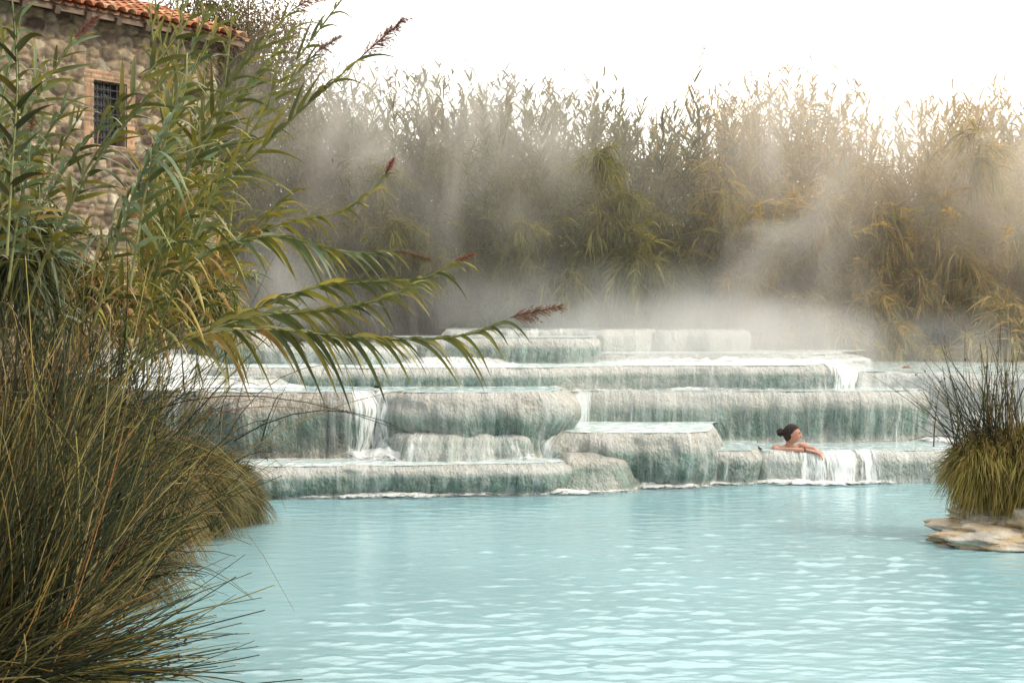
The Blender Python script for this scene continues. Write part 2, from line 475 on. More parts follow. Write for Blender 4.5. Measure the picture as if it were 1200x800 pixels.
def terrace(label, lip, ztop, zbot, mat, profile=None, flows=(), base_flow=.0, foam=(), wob=.05, rough=.035, back=None,
            water=M_BASIN, seed=0.0, wet=True, lean=0.0, backdepth=1.5):
    """lip: list of (photo x, depth Y); the wall is swept along it, a basin of water lies behind it.
    flows: (photo x, half width px, strength); foam: (x0, x1, width m, lift)"""
    h = ztop - zbot
    P2 = np.array([[(x - 600) * Y / F, Y] for x, Y in lip])
    ln = np.linalg.norm(np.diff(P2, axis=0), axis=1).sum()
    n = max(24, int(ln / .035))
    P2 = spline(P2, n)
    s = np.linspace(0, ln, n)
    T = norm(np.gradient(P2, axis=0))
    N = np.stack([T[:, 1], -T[:, 0]], 1)                 # outward (to the viewer for left-to-right lips)
    for i in range(n):
        w = fbm((P2[i, 0], P2[i, 1], seed), 3, .9) * wob * 1.6 + (abs(fbm((P2[i, 0], P2[i, 1], seed + 9), 3, 1.7)) * 1.8 - .45) * wob
        P2[i] += N[i] * w
    if profile is None:
        profile = [(.02, .10), (.05, .3), (.04, .6), (.0, .85), (-.03, 1.0)]
    r = min(.13, h * .35)
    pr = [(-.42, -.05), (-.3, -.03), (-.2, .004), (-.1, .012), (-.05, .004), (-.012, -.014)] 
    pts = [(a, b) for a, b in pr] + [(a - .0 + lean * f, -f * h) for a, f in profile] + [(profile[-1][0] - .02, -h - .18)]
    m = max(26, int((h + .8) / .032))
    Q = spline(pts, m)
    V = np.zeros((n, m, 3)); uv = np.zeros((n, m, 2))
    for i in range(n):
        ins = min(1.0, .12 + min(s[i], ln - s[i]) / .9)
        for j in range(m):
            d, dz = Q[j]
            if d < 0 and vv_flat(j, Q): d *= ins
            vv = -dz / h
            x, y, z = P2[i, 0] + N[i, 0] * d, P2[i, 1] + N[i, 1] * d, ztop + dz
            k = sstep(np.array(vv), -.02, .2)
            nz = fbm((x, y, z * .55), 5, 2.6, seed) * .7 + fbm((x, y, z * .22), 3, 9.0, seed + 4) * .55 + fbm((x, y, z * .6), 2, 22.0, seed + 6) * .18
            big = fbm((x, y, z * .8), 2, 1.1, seed + 2)
            q = (nz * rough * 1.15 + big * rough * 2.4) * float(k)
            V[i, j] = (x + N[i, 0] * q, y + N[i, 1] * q, z + fbm((x, y, seed), 3, 3.5) * .012)
            uv[i, j] = (s[i], vv)
    ii, jj = np.meshgrid(np.arange(n - 1), np.arange(m - 1), indexing='ij')
    b = (ii * m + jj).ravel()
    fc = np.stack([b, b + 1, b + m + 1, b + m], 1)
    root = empty('travertine_terrace', (P2[n // 2, 0], P2[n // 2, 1], zbot), label, 'terrace', 'travertine terraces of the thermal falls')
    off = np.array(root.location)
    mbw = MB().add(V.reshape(-1, 3), fc, uv=uv.reshape(-1, 2)); mbw.shift(off)
    mbw.build('wall', mat, root)
    # basin water
    if wet:
        inner = P2 - N * (.06 * np.minimum(1, .12 + np.minimum(s, ln - s) / .9))[:, None]
        if back is None:
            bk = np.stack([P2[:, 0], np.maximum(P2[:, 1] + .2, P2[:, 1].min() + backdepth)], 1)
        else:
            bk = np.stack([np.interp(s, [0, ln], [(back[0][0] - 600) * back[0][1] / F, (back[1][0] - 600) * back[1][1] / F]),
                           np.interp(s, [0, ln], [back[0][1], back[1][1]])], 1)
        rows = 14
        W = np.zeros((n, rows, 3))
        for q in range(rows):
            t = (q / (rows - 1)) ** 1.3
            W[:, q, :2] = inner * (1 - t) + bk * t
            W[:, q, 2] = ztop + .016 - .004 * (t < .01)
        ii, jj = np.meshgrid(np.arange(n - 1), np.arange(rows - 1), indexing='ij')
        bb = (ii * rows + jj).ravel()
        mw = MB().add(W.reshape(-1, 3), np.stack([bb, bb + rows, bb + rows + 1, bb + 1], 1)); mw.shift(off)
        mw.build('basin_water', water, root)
    # overflow: sheet a little proud of the wall
    pxs = P2[:, 0] * F / P2[:, 1] + 600
    fl = np.full(n, base_flow)
    for cx, hw, st in flows:
        fl = np.maximum(fl, st * np.exp(-((pxs - cx) / hw) ** 4))
    if fl.max() > .03:
        j0 = 3
        VF = V[:, j0:].copy()
        prn = np.gradient(Q, axis=0)[j0:]
        nd = norm(np.stack([-prn[:, 1], prn[:, 0]], 1))
        for j in range(VF.shape[1]):
            lift = .010 + .02 * min(1, max(0, -Q[j0 + j, 1] / h))
            VF[:, j, :2] += N * (nd[j, 0] * lift); VF[:, j, 2] += max(.004, abs(nd[j, 1]) * .012)
        mm = m - j0
        C = np.repeat(np.stack([fl] * 3, 1)[:, None], mm, 1).reshape(-1, 3)
        ii, jj = np.meshgrid(np.arange(n - 1), np.arange(mm - 1), indexing='ij')
        bb = (ii * mm + jj).ravel()
        keep = (fl[ii.ravel()] > .03)
        f = np.stack([bb, bb + 1, bb + mm + 1, bb + mm], 1)[keep]
        mf = MB().add(VF.reshape(-1, 3), f, C, uv=uv[:, j0:].reshape(-1, 2) * np.array([1, 1]) + np.array([seed * 3.1, 0])); mf.shift(off)
        mf.build('waterfall', M_FALL, root)
    for (x0, x1, wd, lift, dens) in foam:
        sel = np.where((pxs > x0) & (pxs < x1))[0]
        if len(sel) < 3: continue
        k = 9
        FV = np.zeros((len(sel), k, 3)); FC = np.zeros((len(sel), k, 3))
        bd = Q[np.argmin(abs(Q[:, 1] + h * .98)), 0]
        for a, i in enumerate(sel):
            e = max(0.0, math.sin(math.pi * a / (len(sel) - 1))) ** .5
            for q in range(k):
                t = q / (k - 1)
                dd = bd - .06 + wd * t * (.6 + .5 * e + .5 * fbm((s[i], t, seed), 3, 2.5))
                hh = lift * (1 - t) ** 2 * e * (1 + 1.2 * fbm((s[i] * 3, t * 3, seed), 3, 2.0)) + .012
                FV[a, q] = (P2[i, 0] + N[i, 0] * dd, P2[i, 1] + N[i, 1] * dd, zbot + max(.01, hh))
                FC[a, q] = dens * e * (1 - t) ** .8
        ii, jj = np.meshgrid(np.arange(len(sel) - 1), np.arange(k - 1), indexing='ij')
        bb = (ii * k + jj).ravel()
        mo = MB().add(FV.reshape(-1, 3), np.stack([bb, bb + 1, bb + k + 1, bb + k], 1), FC.reshape(-1, 3)); mo.shift(off)
        mo.build('foam', M_FOAM, root)
    return root


BULGE = [(.04, .10), (.075, .28), (.07, .55), (.04, .78), (.0, .92), (-.01, 1.0)]
OVER = [(.04, .08), (.10, .22), (.12, .40), (.07, .56), (.02, .72), (.03, .88), (.06, 1.0)]
SHEER = [(.02, .08), (.05, .25), (.05, .5), (.03, .8), (.02, 1.0)]
SLOPE = [(.05, .12), (.13, .35), (.22, .65), (.32, 1.0)]

terrace('low wide terrace at the pool edge, left of the foaming gap', [(232, 16.1), (250, 15.5), (300, 15.2), (400, 15.25), (470, 15.3), (560, 15.45), (640, 15.6), (664, 15.85), (668, 16.3), (655, 17.0)],
        .325, 0, M_TRAV, BULGE, [(330, 20, .12), (430, 26, .5), (520, 60, .2), (610, 40, .4)], .32,
        [(250, 668, .22, .04, .8)], seed=1.3, back=((215, 17.2), (640, 17.3)), rough=.045, water=M_FOAMY)
terrace('tall dark grey stained terrace wall at the left, under the reed tips', [(172, 18.2), (186, 17.0), (215, 16.35), (280, 16.15), (350, 16.1), (410, 16.15), (432, 16.3), (441, 16.55), (443, 16.95)],
        1.07, .325, M_TRAV_D, BULGE, [(208, 10, .75), (425, 20, .8), (385, 14, .3), (300, 60, .2)], .16,
        [(395, 446, .75, .20, 1.0), (190, 300, .15, .03, .4)], seed=2.7, back=((165, 19.2), (460, 19.2)), rough=.055)
terrace('tall rounded brownish terrace with a pale mound at its foot', [(438, 16.95), (440, 16.6), (454, 16.25), (520, 16.05), (590, 16.05), (640, 16.2), (660, 16.55), (664, 17.2), (655, 18.3)],
        1.07, .325, M_TRAV_B, OVER, [(444, 16, .85), (505, 45, .22), (560, 30, .3), (640, 18, .4)], .28,
        [(430, 520, .55, .14, 1.0), (540, 640, .25, .05, .6)], seed=4.1, back=((430, 19.2), (640, 19.2)), rough=.06)
terrace('pale knobbly lump swelling from the foot of the brownish terrace', [(452, 16.7), (458, 16.3), (490, 16.08), (540, 16.02), (590, 16.05), (618, 16.3), (620, 16.8)],
        .64, .325, M_TRAV_L, [(.06, .1), (.13, .35), (.18, .7), (.20, 1.0)], [(480, 30, .6), (590, 30, .6)], .34, [(455, 625, .2, .05, .7)], wob=.13, seed=5.7, wet=False, rough=.075)
terrace('mid height step with foam on top, between the brown terrace and the bather ledge', [(622, 17.4), (636, 16.6), (655, 16.25), (720, 16.1), (790, 16.15), (828, 16.3), (839, 16.7), (836, 17.6)],
        .61, 0, M_TRAV_B, BULGE, [(645, 15, .8), (700, 40, .14), (765, 40, .25), (815, 20, .4)], .32,
        [(622, 690, .40, .10, 1.0), (690, 840, .22, .04, .85)], seed=6.2, back=((640, 18.0), (850, 18.0)), rough=.06, water=M_FOAMY)
terrace('brown bulge of wet rock low beside the foaming gap', [(640, 16.6), (646, 16.1), (668, 15.9), (698, 15.95), (716, 16.2), (715, 16.6)],
        .40, 0, M_TRAV_B, SLOPE, [(650, 14, .7)], .1, [(640, 716, .25, .05, .8)], wob=.1, seed=7.4, wet=False, rough=.06)
terrace('small squarish green stained block at the pool, left of the bather', [(804, 17.4), (806, 16.8), (812, 16.55), (840, 16.5), (875, 16.5), (886, 16.6), (889, 17.0)],
        .375, 0, M_TRAV, SHEER, [(812, 10, .3), (850, 30, .4)], .34, [(804, 889, .2, .04, .85)], seed=8.8, back=((812, 18.0), (886, 18.0)), rough=.03, wob=.02)
terrace('long low ledge the bather leans on, white water spilling over it', [(888, 17.0), (890, 16.7), (905, 16.62), (950, 16.6), (1020, 16.68), (1080, 16.75), (1130, 16.7), (1220, 16.4)],
        .350, 0, M_TRAV_L, [(.04, .10), (.09, .3), (.11, .6), (.12, 1.0)], [(915, 24, .5), (950, 22, .8), (985, 22, .9), (1015, 14, .9), (1060, 40, .4)], .32,
        [(888, 1060, .3, .05, 1.0), (1060, 1130, .12, .02, .5)], seed=9.5, back=((880, 18.2), (1240, 18.0)), rough=.035, wob=.03)
terrace('long straight green wall running behind the bather', [(640, 18.6), (655, 18.0), (700, 17.9), (800, 17.9), (900, 17.85), (1000, 17.85), (1055, 17.95), (1085, 18.3), (1100, 19.0)],
        .99, .36, M_TRAV, SHEER, [(672, 26, .95), (730, 45, .5), (795, 22, .4), (860, 40, .30), (940, 50, .2), (1056, 14, .5)], .35,
        [(650, 850, .5, .12, 1.0), (850, 1090, .15, .02, .5)], seed=10.9, back=((640, 19.4), (1110, 19.4)), rough=.035)
terrace('wide thin terrace edge crossing most of the falls, third step up', [(236, 19.0), (246, 18.1), (262, 17.65), (400, 17.5), (560, 17.5), (640, 17.6), (720, 18.2), (880, 18.3), (970, 18.5), (998, 18.9), (1006, 20.0), (1008, 21.8), (1000, 23.4)],
        1.295, .99, M_TRAV, SHEER, [(470, 60, .2), (620, 40, .18), (760, 80, .3), (985, 24, .8)], .34,
        [(300, 1000, .18, .03, .75)], seed=12.4, back=((215, 22.5), (996, 23.5)), rough=.035, water=M_FOAMY)
terrace('white curved cascade at the far right behind the rush tuft', [(966, 20.2), (978, 19.3), (1010, 18.9), (1060, 18.7), (1100, 18.35), (1150, 18.0), (1230, 17.6), (1330, 17.3)],
        1.195, .36, M_TRAV_W, [(.05, .10), (.12, .25), (.17, .5), (.32, .75), (.42, 1.0)], [(1020, 30, .5), (1100, 22, .62), (1180, 30, .5)], .3, [(1080, 1260, .4, .06, 1.0)], seed=13.6,
        back=((980, 23.6), (1400, 23.2)), rough=.05)
terrace('rounded green terrace with a straight end, high up in the centre', [(470, 20.4), (478, 19.5), (495, 19.2), (560, 19.1), (640, 19.1), (684, 19.2), (697, 19.5), (700, 20.4)],
        1.64, 1.29, M_TRAV, SHEER, [(520, 40, .3), (600, 40, .2)], .28, [(470, 700, .15, .03, .6)], seed=14.2, back=((460, 21.4), (705, 21.4)), rough=.035)
terrace('pale ledge half hidden behind the hanging reed leaves', [(296, 19.9), (306, 19.2), (330, 18.9), (400, 18.8), (460, 18.9), (486, 19.2), (490, 19.9)],
        1.545, 1.29, M_TRAV_L, SHEER, [(350, 60, .4), (440, 30, .4)], .25, [(296, 490, .2, .03, .7)], seed=15.1, back=((290, 21.2), (500, 21.2)), rough=.035)
terrace('dark grey round boulder terrace behind the left reeds', [(228, 20.6), (236, 19.4), (260, 18.9), (290, 18.9), (310, 19.3), (314, 20.4)],
        1.71, 1.2, M_TRAV_D, BULGE, [(300, 10, .5)], .03, seed=16.5, wob=.08, back=((225, 22.5), (318, 22.5)), rough=.06)
terrace('small white foaming step low in the left cascade', [(150, 18.2), (165, 17.5), (210, 17.2), (280, 17.2), (318, 17.4), (328, 17.8)],
        1.19, 1.07, M_TRAV_W, SLOPE, [(220, 90, .8)], .5, [(150, 328, .35, .05, 1.0)], seed=17.7, wob=.14, back=((140, 20.0), (330, 20.0)), water=M_FOAMY)
terrace('upper white foaming step in the left cascade', [(120, 19.2), (135, 18.5), (180, 18.1), (225, 18.15), (243, 18.4), (246, 19.2)],
        1.41, 1.15, M_TRAV_W, SLOPE, [(190, 60, .8)], .5, [(120, 246, .35, .06, 1.0)], seed=18.3, wob=.14, back=((110, 22.5), (250, 22.5)), water=M_FOAMY)
terrace('tiny white foam ledge under the straight ended green terrace', [(486, 19.0), (492, 18.6), (520, 18.5), (560, 18.5), (578, 18.7), (580, 19.1)],
        1.39, 1.29, M_TRAV_W, SLOPE, [(530, 50, .8)], .5, [(486, 580, .25, .04, 1.0)], seed=19.9, wob=.08, wet=False)
terrace('pale low step under the overhanging reeds, right of centre', [(690, 21.4), (705, 20.8), (780, 20.5), (880, 20.4), (950, 20.4), (984, 20.7), (990, 21.5)],
        1.385, 1.29, M_TRAV_W, SLOPE, [(760, 70, .6), (900, 60, .5)], .35, [(690, 1020, .3, .04, .9)], seed=20.6, wob=.08, back=((680, 24.5), (1040, 24.5)), water=M_FOAMY)
terrace('topmost pale terrace at the foot of the dark thicket', [(520, 23.0), (540, 22.3), (600, 22.0), (700, 22.0), (800, 22.0), (856, 22.1), (872, 22.5), (874, 23.4)],
        1.725, 1.30, M_TRAV_W, SHEER, [(640, 60, .5), (760, 60, .5)], .3, [(520, 874, .25, .03, .8)], seed=21.4, back=((510, 24.9), (880, 24.9)), rough=.05, wob=.14)

# ------------------------------------------------------------------ stone mill
def make_mill():
    d = np.array([.608, .794, 0]); nrm = np.array([.794, -.608, 0]); up = np.array([0, 0, 1.0])
    zE = 6.56
    e1 = np.array([(287 - 600) * 24.0 / F, 24.0, 0])           # right end of the eave
    LEN = 6.6
    corner = e1 - nrm * .38 - d * .30                          # right corner of the wall
    o0 = corner - d * LEN
    root = empty('stone_mill', o0 + up * 1.2, 'old rubble stone mill with orange tiled roof, behind the left reeds', 'building')
    off = np.array(root.location)
    def u_of(px, base):
        k = (px - 600) / F
        return (k * base[1] - base[0]) / (d[0] - k * d[1])
    base = o0
    uw0, uw1 = u_of(108, base), u_of(147, base)
    Ym = (base + d * (uw0 + uw1) / 2)[1]
    zw1 = CAMZ + (HZ - 96) * Ym / F; zw0 = CAMZ + (HZ - 171) * Ym / F
    st = .024
    us = np.arange(0, LEN + st / 2, st); zs = np.arange(1.0, zE + .16, st)
    U, Z = np.meshgrid(us, zs)
    r3 = np.random.default_rng(3)
    seeds = []
    z = .9
    while z < zE + .2:
        hgt = r3.uniform(.07, .20); u = -.2 - r3.random() * .2
        while u < LEN + .3:
            w = r3.uniform(.09, .30) * (1.3 if hgt > .16 else 1.0)
            seeds.append((u + w / 2 + r3.normal(0, .02), z + hgt / 2 + r3.normal(0, .025), w, hgt)); u += w
        z += hgt
    seeds = np.array(seeds)
    pal = np.array([(.40, .30, .19), (.34, .25, .15), (.50, .41, .28), (.27, .20, .125), (.18, .125, .08), (.55, .47, .34), (.31, .22, .135), (.12, .07, .045), (.36, .28, .19), (.44, .34, .22)])
    scol = pal[r3.integers(0, len(pal), len(seeds))] * r3.uniform(.5, 1.05, (len(seeds), 1)) * np.array((.78, .80, .82))
    pts = np.stack([U.ravel(), Z.ravel()], 1)
    wob = np.array([(mnoise.noise(Vector((p[0] * 5, p[1] * 5, 0))), mnoise.noise(Vector((p[0] * 5, p[1] * 5, 7)))) for p in pts]) * .045
    d1 = np.empty(len(pts)); d2 = np.empty(len(pts)); idx = np.empty(len(pts), int)
    for a in range(0, len(pts), 4000):
        q = pts[a:a + 4000] + wob[a:a + 4000]
        dx = np.abs(q[:, None, 0] - seeds[None, :, 0]) / seeds[None, :, 2]; dz = np.abs(q[:, None, 1] - seeds[None, :, 1]) / seeds[None, :, 3]
        dd = (dx ** 2.6 + dz ** 2.6) ** (1 / 2.6)
        o = np.argpartition(dd, 1, axis=1)[:, :2]
        v = np.take_along_axis(dd, o, 1)
        sw = v[:, 0] > v[:, 1]
        idx[a:a + 4000] = np.where(sw, o[:, 1], o[:, 0]); d1[a:a + 4000] = v.min(1); d2[a:a + 4000] = v.max(1)
    edge = sstep(d2 - d1, .04, .26) * sstep(d1, .62, .48)
    fine = np.array([fbm((p[0], p[1], 0), 4, 9.0) for p in pts])
    hgt = edge * (.03 + .03 * r3.random(len(seeds))[idx]) + fine * .012
    mort = np.array((.19, .15, .105))
    col = scol[idx] * edge[:, None] + mort * (1 - edge[:, None])
    col *= (1 + .5 * fine)[:, None]
    # brick surround of the window and iron-red repairs
    sur = ((pts[:, 0] > uw0 - .17) & (pts[:, 0] < uw1 + .17) & (pts[:, 1] > zw0 - .06) & (pts[:, 1] < zw1 + .16))
    row = np.floor(pts[:, 1] / .075).astype(int); bj = ((pts[:, 1] / .075) % 1 < .16) | (((pts[:, 0] + (row % 2) * .11) / .22) % 1 < .07)
    bc = np.array((.36, .22, .13)) * (1 + .25 * np.sin(row * 12.9 + np.floor((pts[:, 0] + (row % 2) * .11) / .22) * 7.7))[:, None]
    col = np.where(sur[:, None], np.where(bj[:, None], mort, bc), col); hgt = np.where(sur, np.where(bj, .012, .03), hgt)
    V = off * 0 + base + d * pts[:, :1] + up * pts[:, 1:] + nrm * hgt[:, None]
    V[:, 2] = pts[:, 1]
    nx, nz = len(us), len(zs)
    i, j = np.meshgrid(np.arange(nz - 1), np.arange(nx - 1), indexing='ij')
    b = (i * nx + j).ravel()
    cu, cz = us[j.ravel()] + st / 2, zs[i.ravel()] + st / 2
    keep = ~((cu > uw0) & (cu < uw1) & (cz > zw0) & (cz < zw1))
    f = np.stack([b, b + 1, b + nx + 1, b + nx], 1)[keep]
    mb = MB().add(V, f, np.clip(col, .02, .8))
    Mx = np.stack([d, nrm, up], 1)
    DEP = 5.0
    # remaining walls of the body
    bk = base - nrm * DEP
    cc = (.40, .33, .24)
    for (c0, ln_, ax) in ((base + d * LEN - nrm * DEP / 2, DEP, 'n'), (base - nrm * DEP / 2, DEP, 'n'), (bk + d * LEN / 2, LEN, 'd')):
        sx = (.3, ln_ - .31, zE - 1.0) if ax == 'n' else (ln_ + .3, .3, zE - 1.0)
        sh = -d * .15 if (ax == 'n' and ln_ == DEP and np.allclose(c0, base + d * LEN - nrm * DEP / 2)) else (d * .15 if ax == 'n' else 0)
        cen = c0 + sh; cen = np.array([cen[0], cen[1], (1.0 + zE) / 2])
        mb.box(cen, sx, cc, Mx)
    mb.shift(off); mb.build('wall', M_STONE, root, smooth=True)
    # window
    wm = MB(); wc = base + d * (uw0 + uw1) / 2; wz = (zw0 + zw1) / 2; ww = uw1 - uw0; wh = zw1 - zw0
    def put(mbx, du, dn, dz, s, c): 
        p = wc + d * du + nrm * dn; mbx.box((p[0], p[1], wz + dz), s, c, Mx)
    for sx in (-1, 1): put(wm, sx * (ww / 2 + .01), -.13, 0, (.03, .26, wh + .04), (.33, .25, .18))
    put(wm, 0, -.13, wh / 2 + .01, (ww - .01, .26, .03), (.33, .25, .18)); put(wm, 0, -.13, -wh / 2 - .01, (ww - .01, .30, .03), (.36, .30, .23))
    wm.shift(off); w = wm.build('window', M_STONE, root, smooth=False)
    pm = MB(); put(pm, 0, -.2, 0, (ww - .04, .02, wh - .04), (.03, .03, .03)); pm.shift(off); pm.build('pane', glass_mat(), w, smooth=False)
    gm = MB()
    for k in range(1, 5): put(gm, -ww / 2 + ww * k / 5, -.06, 0, (.02, .02, wh), (.015, .014, .013))
    for k in range(1, 8): put(gm, 0, -.048, -wh / 2 + wh * k / 8, (ww, .02, .022), (.015, .014, .013))
    gm.shift(off); gm.build('iron_bars', M_IRON, w, smooth=False)
    # roof: boards under, barrel tiles above
    sl = math.tan(R(19)); cs = math.cos(R(19))
    ev = base + nrm * .38
    tdir = norm(-nrm + up * sl); tn = norm(np.cross(d, tdir)); tn = tn if tn[2] > 0 else -tn
    rm = MB()
    A = ev - d * .3; 
    def slab(mbx, p0, du, dt, th, lift, c, ndir=tdir, nn=tn):
        q = [p0 + nn * lift, p0 + d * du + nn * lift, p0 + d * du + ndir * dt + nn * lift, p0 + ndir * dt + nn * lift]
        q += [x + nn * th for x in q]
        mbx.add(np.array(q), [[0, 3, 2, 1], [4, 5, 6, 7], [0, 1, 5, 4], [1, 2, 6, 5], [2, 3, 7, 6], [3, 0, 4, 7]], c)
    DL = LEN + .6; RS = 2.9 / cs
    A3 = np.array([A[0], A[1], zE])
    slab(rm, A3, DL, RS, .05, .0, (.11, .075, .05))
    t2 = norm(-nrm * 1 - up * sl); n2 = norm(np.cross(t2, d)); n2 = n2 if n2[2] > 0 else -n2
    ridge = A3 + tdir * RS
    slab(rm, ridge - n2 * 0 , DL, RS, .05, .0, (.30, .13, .07), t2, n2)
    r4 = np.random.default_rng(8)
    an = np.linspace(0, np.pi, 9)
    tp = np.array([(.46, .19, .09), (.52, .25, .13), (.40, .15, .075), (.55, .33, .20), (.34, .15, .09)])
    W = .205
    for c in range(int(DL / W)):
        for rr in range(7):
            p0 = A3 + d * (W * (c + .5) + r4.normal(0, .006)) + tdir * (-.06 + .36 * rr + r4.normal(0, .01)) + tn * (.055 + .012)
            colr = tp[r4.integers(0, 5)] * r4.uniform(.75, 1.15)
            rad0, rad1 = .098, .078
            q = []
            for (t, rd, lf) in ((0, rad0, .03), (.42, rad1, .0)):
                for inr in (0, .014):
                    for a in an:
                        q.append(p0 + tdir * t + d * math.cos(a) * (rd - inr) + tn * (math.sin(a) * (rd - inr) * .8 + lf))
            m9 = 9; fs = []
            for a in range(8):
                fs += [[a, a + 1, 2 * m9 + a + 1, 2 * m9 + a], [m9 + a + 1, m9 + a, 3 * m9 + a, 3 * m9 + a + 1], [a + 1, a, m9 + a, m9 + a + 1]]
            rm.add(np.array(q), fs, colr)
            # channel tile between covers
            q = []
            pc = p0 + d * W / 2 - tn * .03
            for t in (0.02, .42):
                for a in an: q.append(pc + tdir * t + d * math.cos(a) * .085 - tn * (math.sin(a) * .05 - .035))
            rm.add(np.array(q), [[a, m9 + a, m9 + a + 1, a + 1] for a in range(8)], colr * .8)
    rm.shift(off); roof = rm.build('roof', M_TILE, root)
    em = MB()
    for k in range(int(DL / .55)):
        p = A3 + d * (.2 + .55 * k) + tdir * .25 - up * .07
        em.box(p, (.09, .62, .11), (.09, .06, .04), np.stack([d, -tdir, tn], 1))
    p = A3 + d * DL / 2 - nrm * .02 - up * .035
    em.box(p, (DL, .03, .09), (.16, .11, .075), Mx)
    em.shift(off); em.build('eave_beam', M_WOOD, roof, smooth=False)
    return root


make_mill()

# ------------------------------------------------------------------ reeds
GREENS = np.array([(.10, .115, .034), (.135, .145, .040), (.08, .10, .040), (.18, .17, .040), (.115, .135, .055), (.22, .20, .048)])
GLAUC = np.array([(.17, .23, .15), (.20, .26, .17), (.15, .21, .12)])
YELL = np.array([(.30, .27, .05), (.25, .25, .05), (.36, .28, .07)])
DEAD = np.array([(.36, .23, .09), (.30, .17, .06), (.42, .30, .15), (.28, .19, .09)])


def pick(p, n, r=rng, j=.18):
    return p[r.integers(0, len(p), n)] * r.uniform(1 - j, 1 + j, (n, 1))


def make_plume(mb, p, dirv, ln, fat, col, n=150, r=rng, nod=.35):
    dirv = norm(dirv); col = np.asarray(col) * 1.35; n = int(n * 1.1); ln = ln * 1.15; fat = fat * 1.9
    t = r.random(n) ** .8
    base = p + dirv * (t * ln)[:, None]
    base[:, 2] -= nod * .12 * ln * t ** 2
    a = r.normal(0, 1, (n, 3)); a -= (a @ dirv)[:, None] * dirv; a = norm(a)
    spread = fat * np.sin(np.pi * np.clip(t * .85 + .12, 0, 1))[:, None]
    D = norm(dirv * .9 + a * (.45 + spread * 3) * .8)
    L = ln * r.uniform(.16, .34, n) * (1.1 - .6 * t)
    c = np.asarray(col) * r.uniform(.65, 1.35, (n, 1))
    ribbons(mb, base, D, norm(np.cross(D, r.normal(0, 1, (n, 3)))), L, ln * .009 + .0015, r.uniform(.1, .5, n), c, k=3, fold=0, prof='spindle')
    # spikelets
    m2 = n * 3
    k = r.integers(0, n, m2); tt = r.uniform(.3, 1, m2)
    q = base[k] + D[k] * (L[k] * tt)[:, None]; q[:, 2] -= .25 * L[k] * tt ** 2
    D2 = norm(D[k] + r.normal(0, .5, (m2, 3)))
    ribbons(mb, q, D2, norm(np.cross(D2, r.normal(0, 1, (m2, 3)))), ln * .07 * r.uniform(.6, 1.3, m2), ln * .009 + .0014, .3, np.asarray(col) * r.uniform(.6, 1.5, (m2, 1)), k=2, fold=0, prof='spindle')
    path_tube(mb, p + dirv * np.linspace(0, ln * .9, 5)[:, None] - np.array([0, 0, 1]) * (nod * .12 * ln * np.linspace(0, .9, 5) ** 2)[:, None], .0035, np.asarray(col) * .8, 4)


